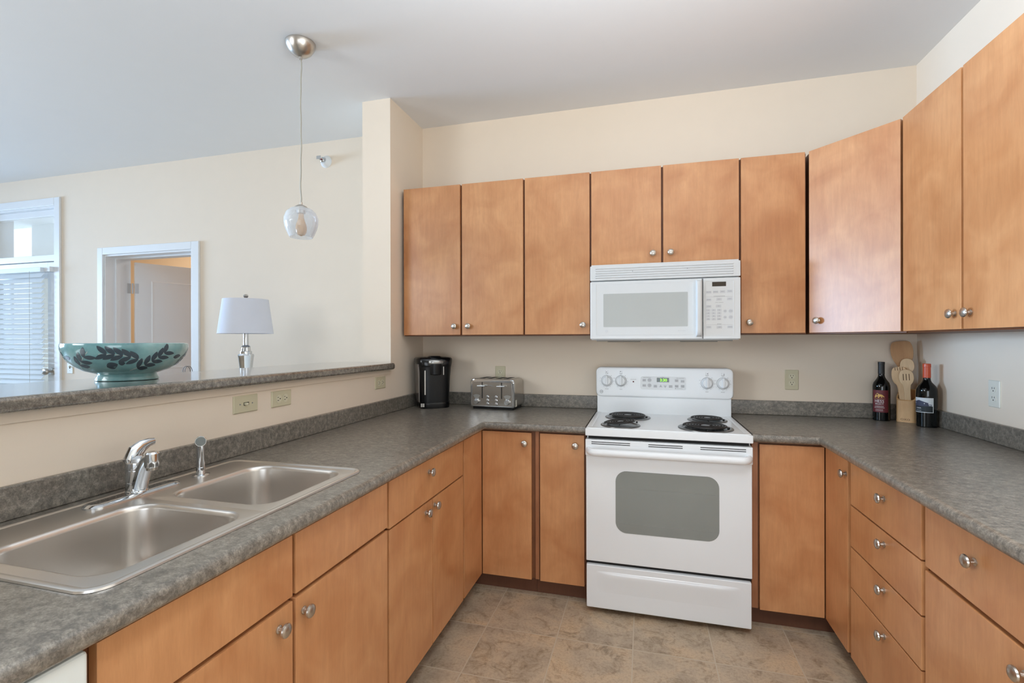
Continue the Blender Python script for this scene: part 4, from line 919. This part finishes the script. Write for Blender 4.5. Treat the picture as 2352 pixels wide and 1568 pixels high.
# ---------------------------------------------------------------- pendant light
PX, PY = -1.655, 2.055
pe = thing('pendant_light', 'clear ribbed glass pendant hanging over the bar', 'pendant light', (PX, PY, CZ))
MB().lathe([(.071, 0), (.071, -.006), (.066, -.022), (.052, -.045), (.034, -.060), (.014, -.068), (.008, -.070), (.007, -.082), (0, -.082)], TR((PX, PY, CZ)), 36).build('canopy', NICKEL, pe)
pts = [(PX+.0028*math.sin(z_*19)+.0012*math.sin(z_*47), PY+.002*math.cos(z_*23), CZ-.078-z_) for z_ in [i*.02 for i in range(37)]]
pts[0] = (PX, PY, CZ-.078); pts[-1] = (PX, PY, CZ-.80)
MB().tube(pts, .0035, 8).build('cord', CORD, pe)
zt = 2.036
MB().lathe([(.006, .006), (.006, -.006), (.018, -.010), (.030, -.018), (.031, -.022), (.022, -.024), (.020, -.05), (.015, -.052), (0, -.052)], TR((PX, PY, zt)), 24).build('socket_cap', NICKEL, pe)
pf = [(.028, -.020), (.052, -.030), (.070, -.048), (.0795, -.075), (.080, -.098), (.074, -.125), (.064, -.150), (.054, -.170)]
rp = []
for (r0, z0), (r1, z1) in zip(pf, pf[1:]):
    for i in range(6):
        t = i/6; rp.append((r0+(r1-r0)*t+(.0007 if i % 2 else 0), z0+(z1-z0)*t))
rp.append(pf[-1]); inner = [(r-.0022, z) for r, z in reversed(rp)]
MB().lathe(rp+inner, TR((PX, PY, zt)), 36, False).build('glass_shade', SHADEG, pe, ang=80)
MB().lathe([(.012, -.05), (.013, -.070), (.017, -.085), (.024, -.105), (.027, -.125), (.0245, -.145), (.016, -.158), (0, -.163)], TR((PX, PY, zt)), 24).build('bulb', BULB, pe)
# sprinkler head
sk2 = thing('fire_sprinkler', 'small white sidewall sprinkler head high on the living room wall', 'sprinkler', (-2.283, D, 2.682))
SXX = TR((-2.283, D, 2.684)) @ RX(PI/2)
MB().lathe([(.046, 0), (.046, .002), (.040, .010), (.026, .034), (.020, .036)], SXX, 28).build('escutcheon', WHITE2, sk2)
MB().lathe([(.018, .030), (.018, .048), (.012, .052), (.012, .058)], SXX, 18).tube([(.014, 0, .055), (.016, 0, .07), (.005, 0, .086)], .0035, 6, SXX).tube([(-.014, 0, .055), (-.016, 0, .07), (-.005, 0, .086)], .0035, 6, SXX).box(-.018, .018, -.010, .014, .086, .089, 0, 1, SXX).build('head', CHROME, sk2)
MB().lathe([(.0035, .056), (.0035, .084)], SXX, 10).build('fuse_bulb', M('red_fuse', lin(170, 40, 50), .2), sk2)

# ---------------------------------------------------------------- table lamp on a side table, wire loops
tz = .76
ta = thing('side_table', 'small dark wooden side table under the silver lamp', 'table', (-2.62, 2.66, 0))
MB().box(-3.0, -2.30, 2.42, 2.90, tz-.03, tz, .003).build('table_top', TABLEW, ta)
for x in (-2.97, -2.33):
    for y in (2.45, 2.87): MB().box(x-.02, x+.02, y-.02, y+.02, 0, tz-.03, .002).build('leg', TABLEW, ta)
la = thing('table_lamp', 'silver table lamp with a white tapered shade', 'lamp', (-2.600, 2.679, tz))
LX = TR((-2.600, 2.679, tz))
MB().lathe([(.075, 0), (.075, .012), (.060, .020), (.028, .030), (.020, .045), (.018, .10), (.024, .14), (.020, .16), (.014, .20), (.022, .28), (.036, .38), (.047, .475), (.050, .492), (.046, .502), (.037, .504), (.037, .520), (.031, .522), (.027, .546), (.029, .550), (.024, .558), (.0165, .562), (.0165, .70), (.006, .702), (.006, .88)], LX, 36).build('lamp_base', CHROME, la)
MB().lathe([(.170, .640), (.139, .871), (.137, .871), (.168, .640)], LX, 48, False).build('lamp_shade', SHADE, la)
MB().tube([(-.139, 0, .868), (.139, 0, .868)], .002, 6, LX).tube([(0, -.139, .868), (0, .139, .868)], .002, 6, LX).build('shade_spider', NICKEL, la)
MB().lathe([(.004, .868), (.006, .874), (.005, .878), (.013, .886), (.016, .894), (.012, .904), (0, .908)], LX, 20).build('finial', NICKEL, la)
wl2 = thing('wire_ornament', 'thin dark wire loops just showing above the back edge of the bar', 'ornament', (-2.73, 2.52, tz))
cx_, cy_ = -2.905, 2.505
for dx, dy, rr in ((-.001, -.003, .031), (.008, .004, .031)):
    MB().tube([(cx_+dx+rr*math.cos(a), cy_+dy, 1.152+rr*1.05*math.sin(a)) for a in [2*PI*i/32 for i in range(32)]], .0016, 8, None, True).build('loop', WIRE, wl2)
MB().tube([(cx_, cy_, tz+.008), (cx_, cy_, 1.120)], .003, 8).lathe([(.05, 0), (.05, .006), (.01, .010)], TR((cx_, cy_, tz)), 20).build('stand', WIRE, wl2)
GROUPS = {'wall_cabinet': 'maple wall cabinets', 'corner_wall_cabinet': 'maple wall cabinets', 'sink_base_cabinet': 'maple base cabinets', 'drawer_base_cabinet': 'maple base cabinets',
          'corner_base_cabinet': 'maple base cabinets', 'narrow_base_cabinet': 'maple base cabinets', 'drawer_stack_cabinet': 'maple base cabinets', 'drawer_door_cabinet': 'maple base cabinets',
          'wine_bottle': 'wine bottles in the corner', 'wall_outlet': 'wall outlets', 'light_switch': 'light switches', 'worktop': 'laminate worktops',
          'wooden_turner': 'wooden utensils in the holder', 'wooden_spoon': 'wooden utensils in the holder', 'wooden_fork': 'wooden utensils in the holder', 'slotted_spoon': 'wooden utensils in the holder'}
for o in COL.objects:
    if o.parent is None and o.name.split('.')[0] in GROUPS: o['group'] = GROUPS[o.name.split('.')[0]]
ROOTM.clear()
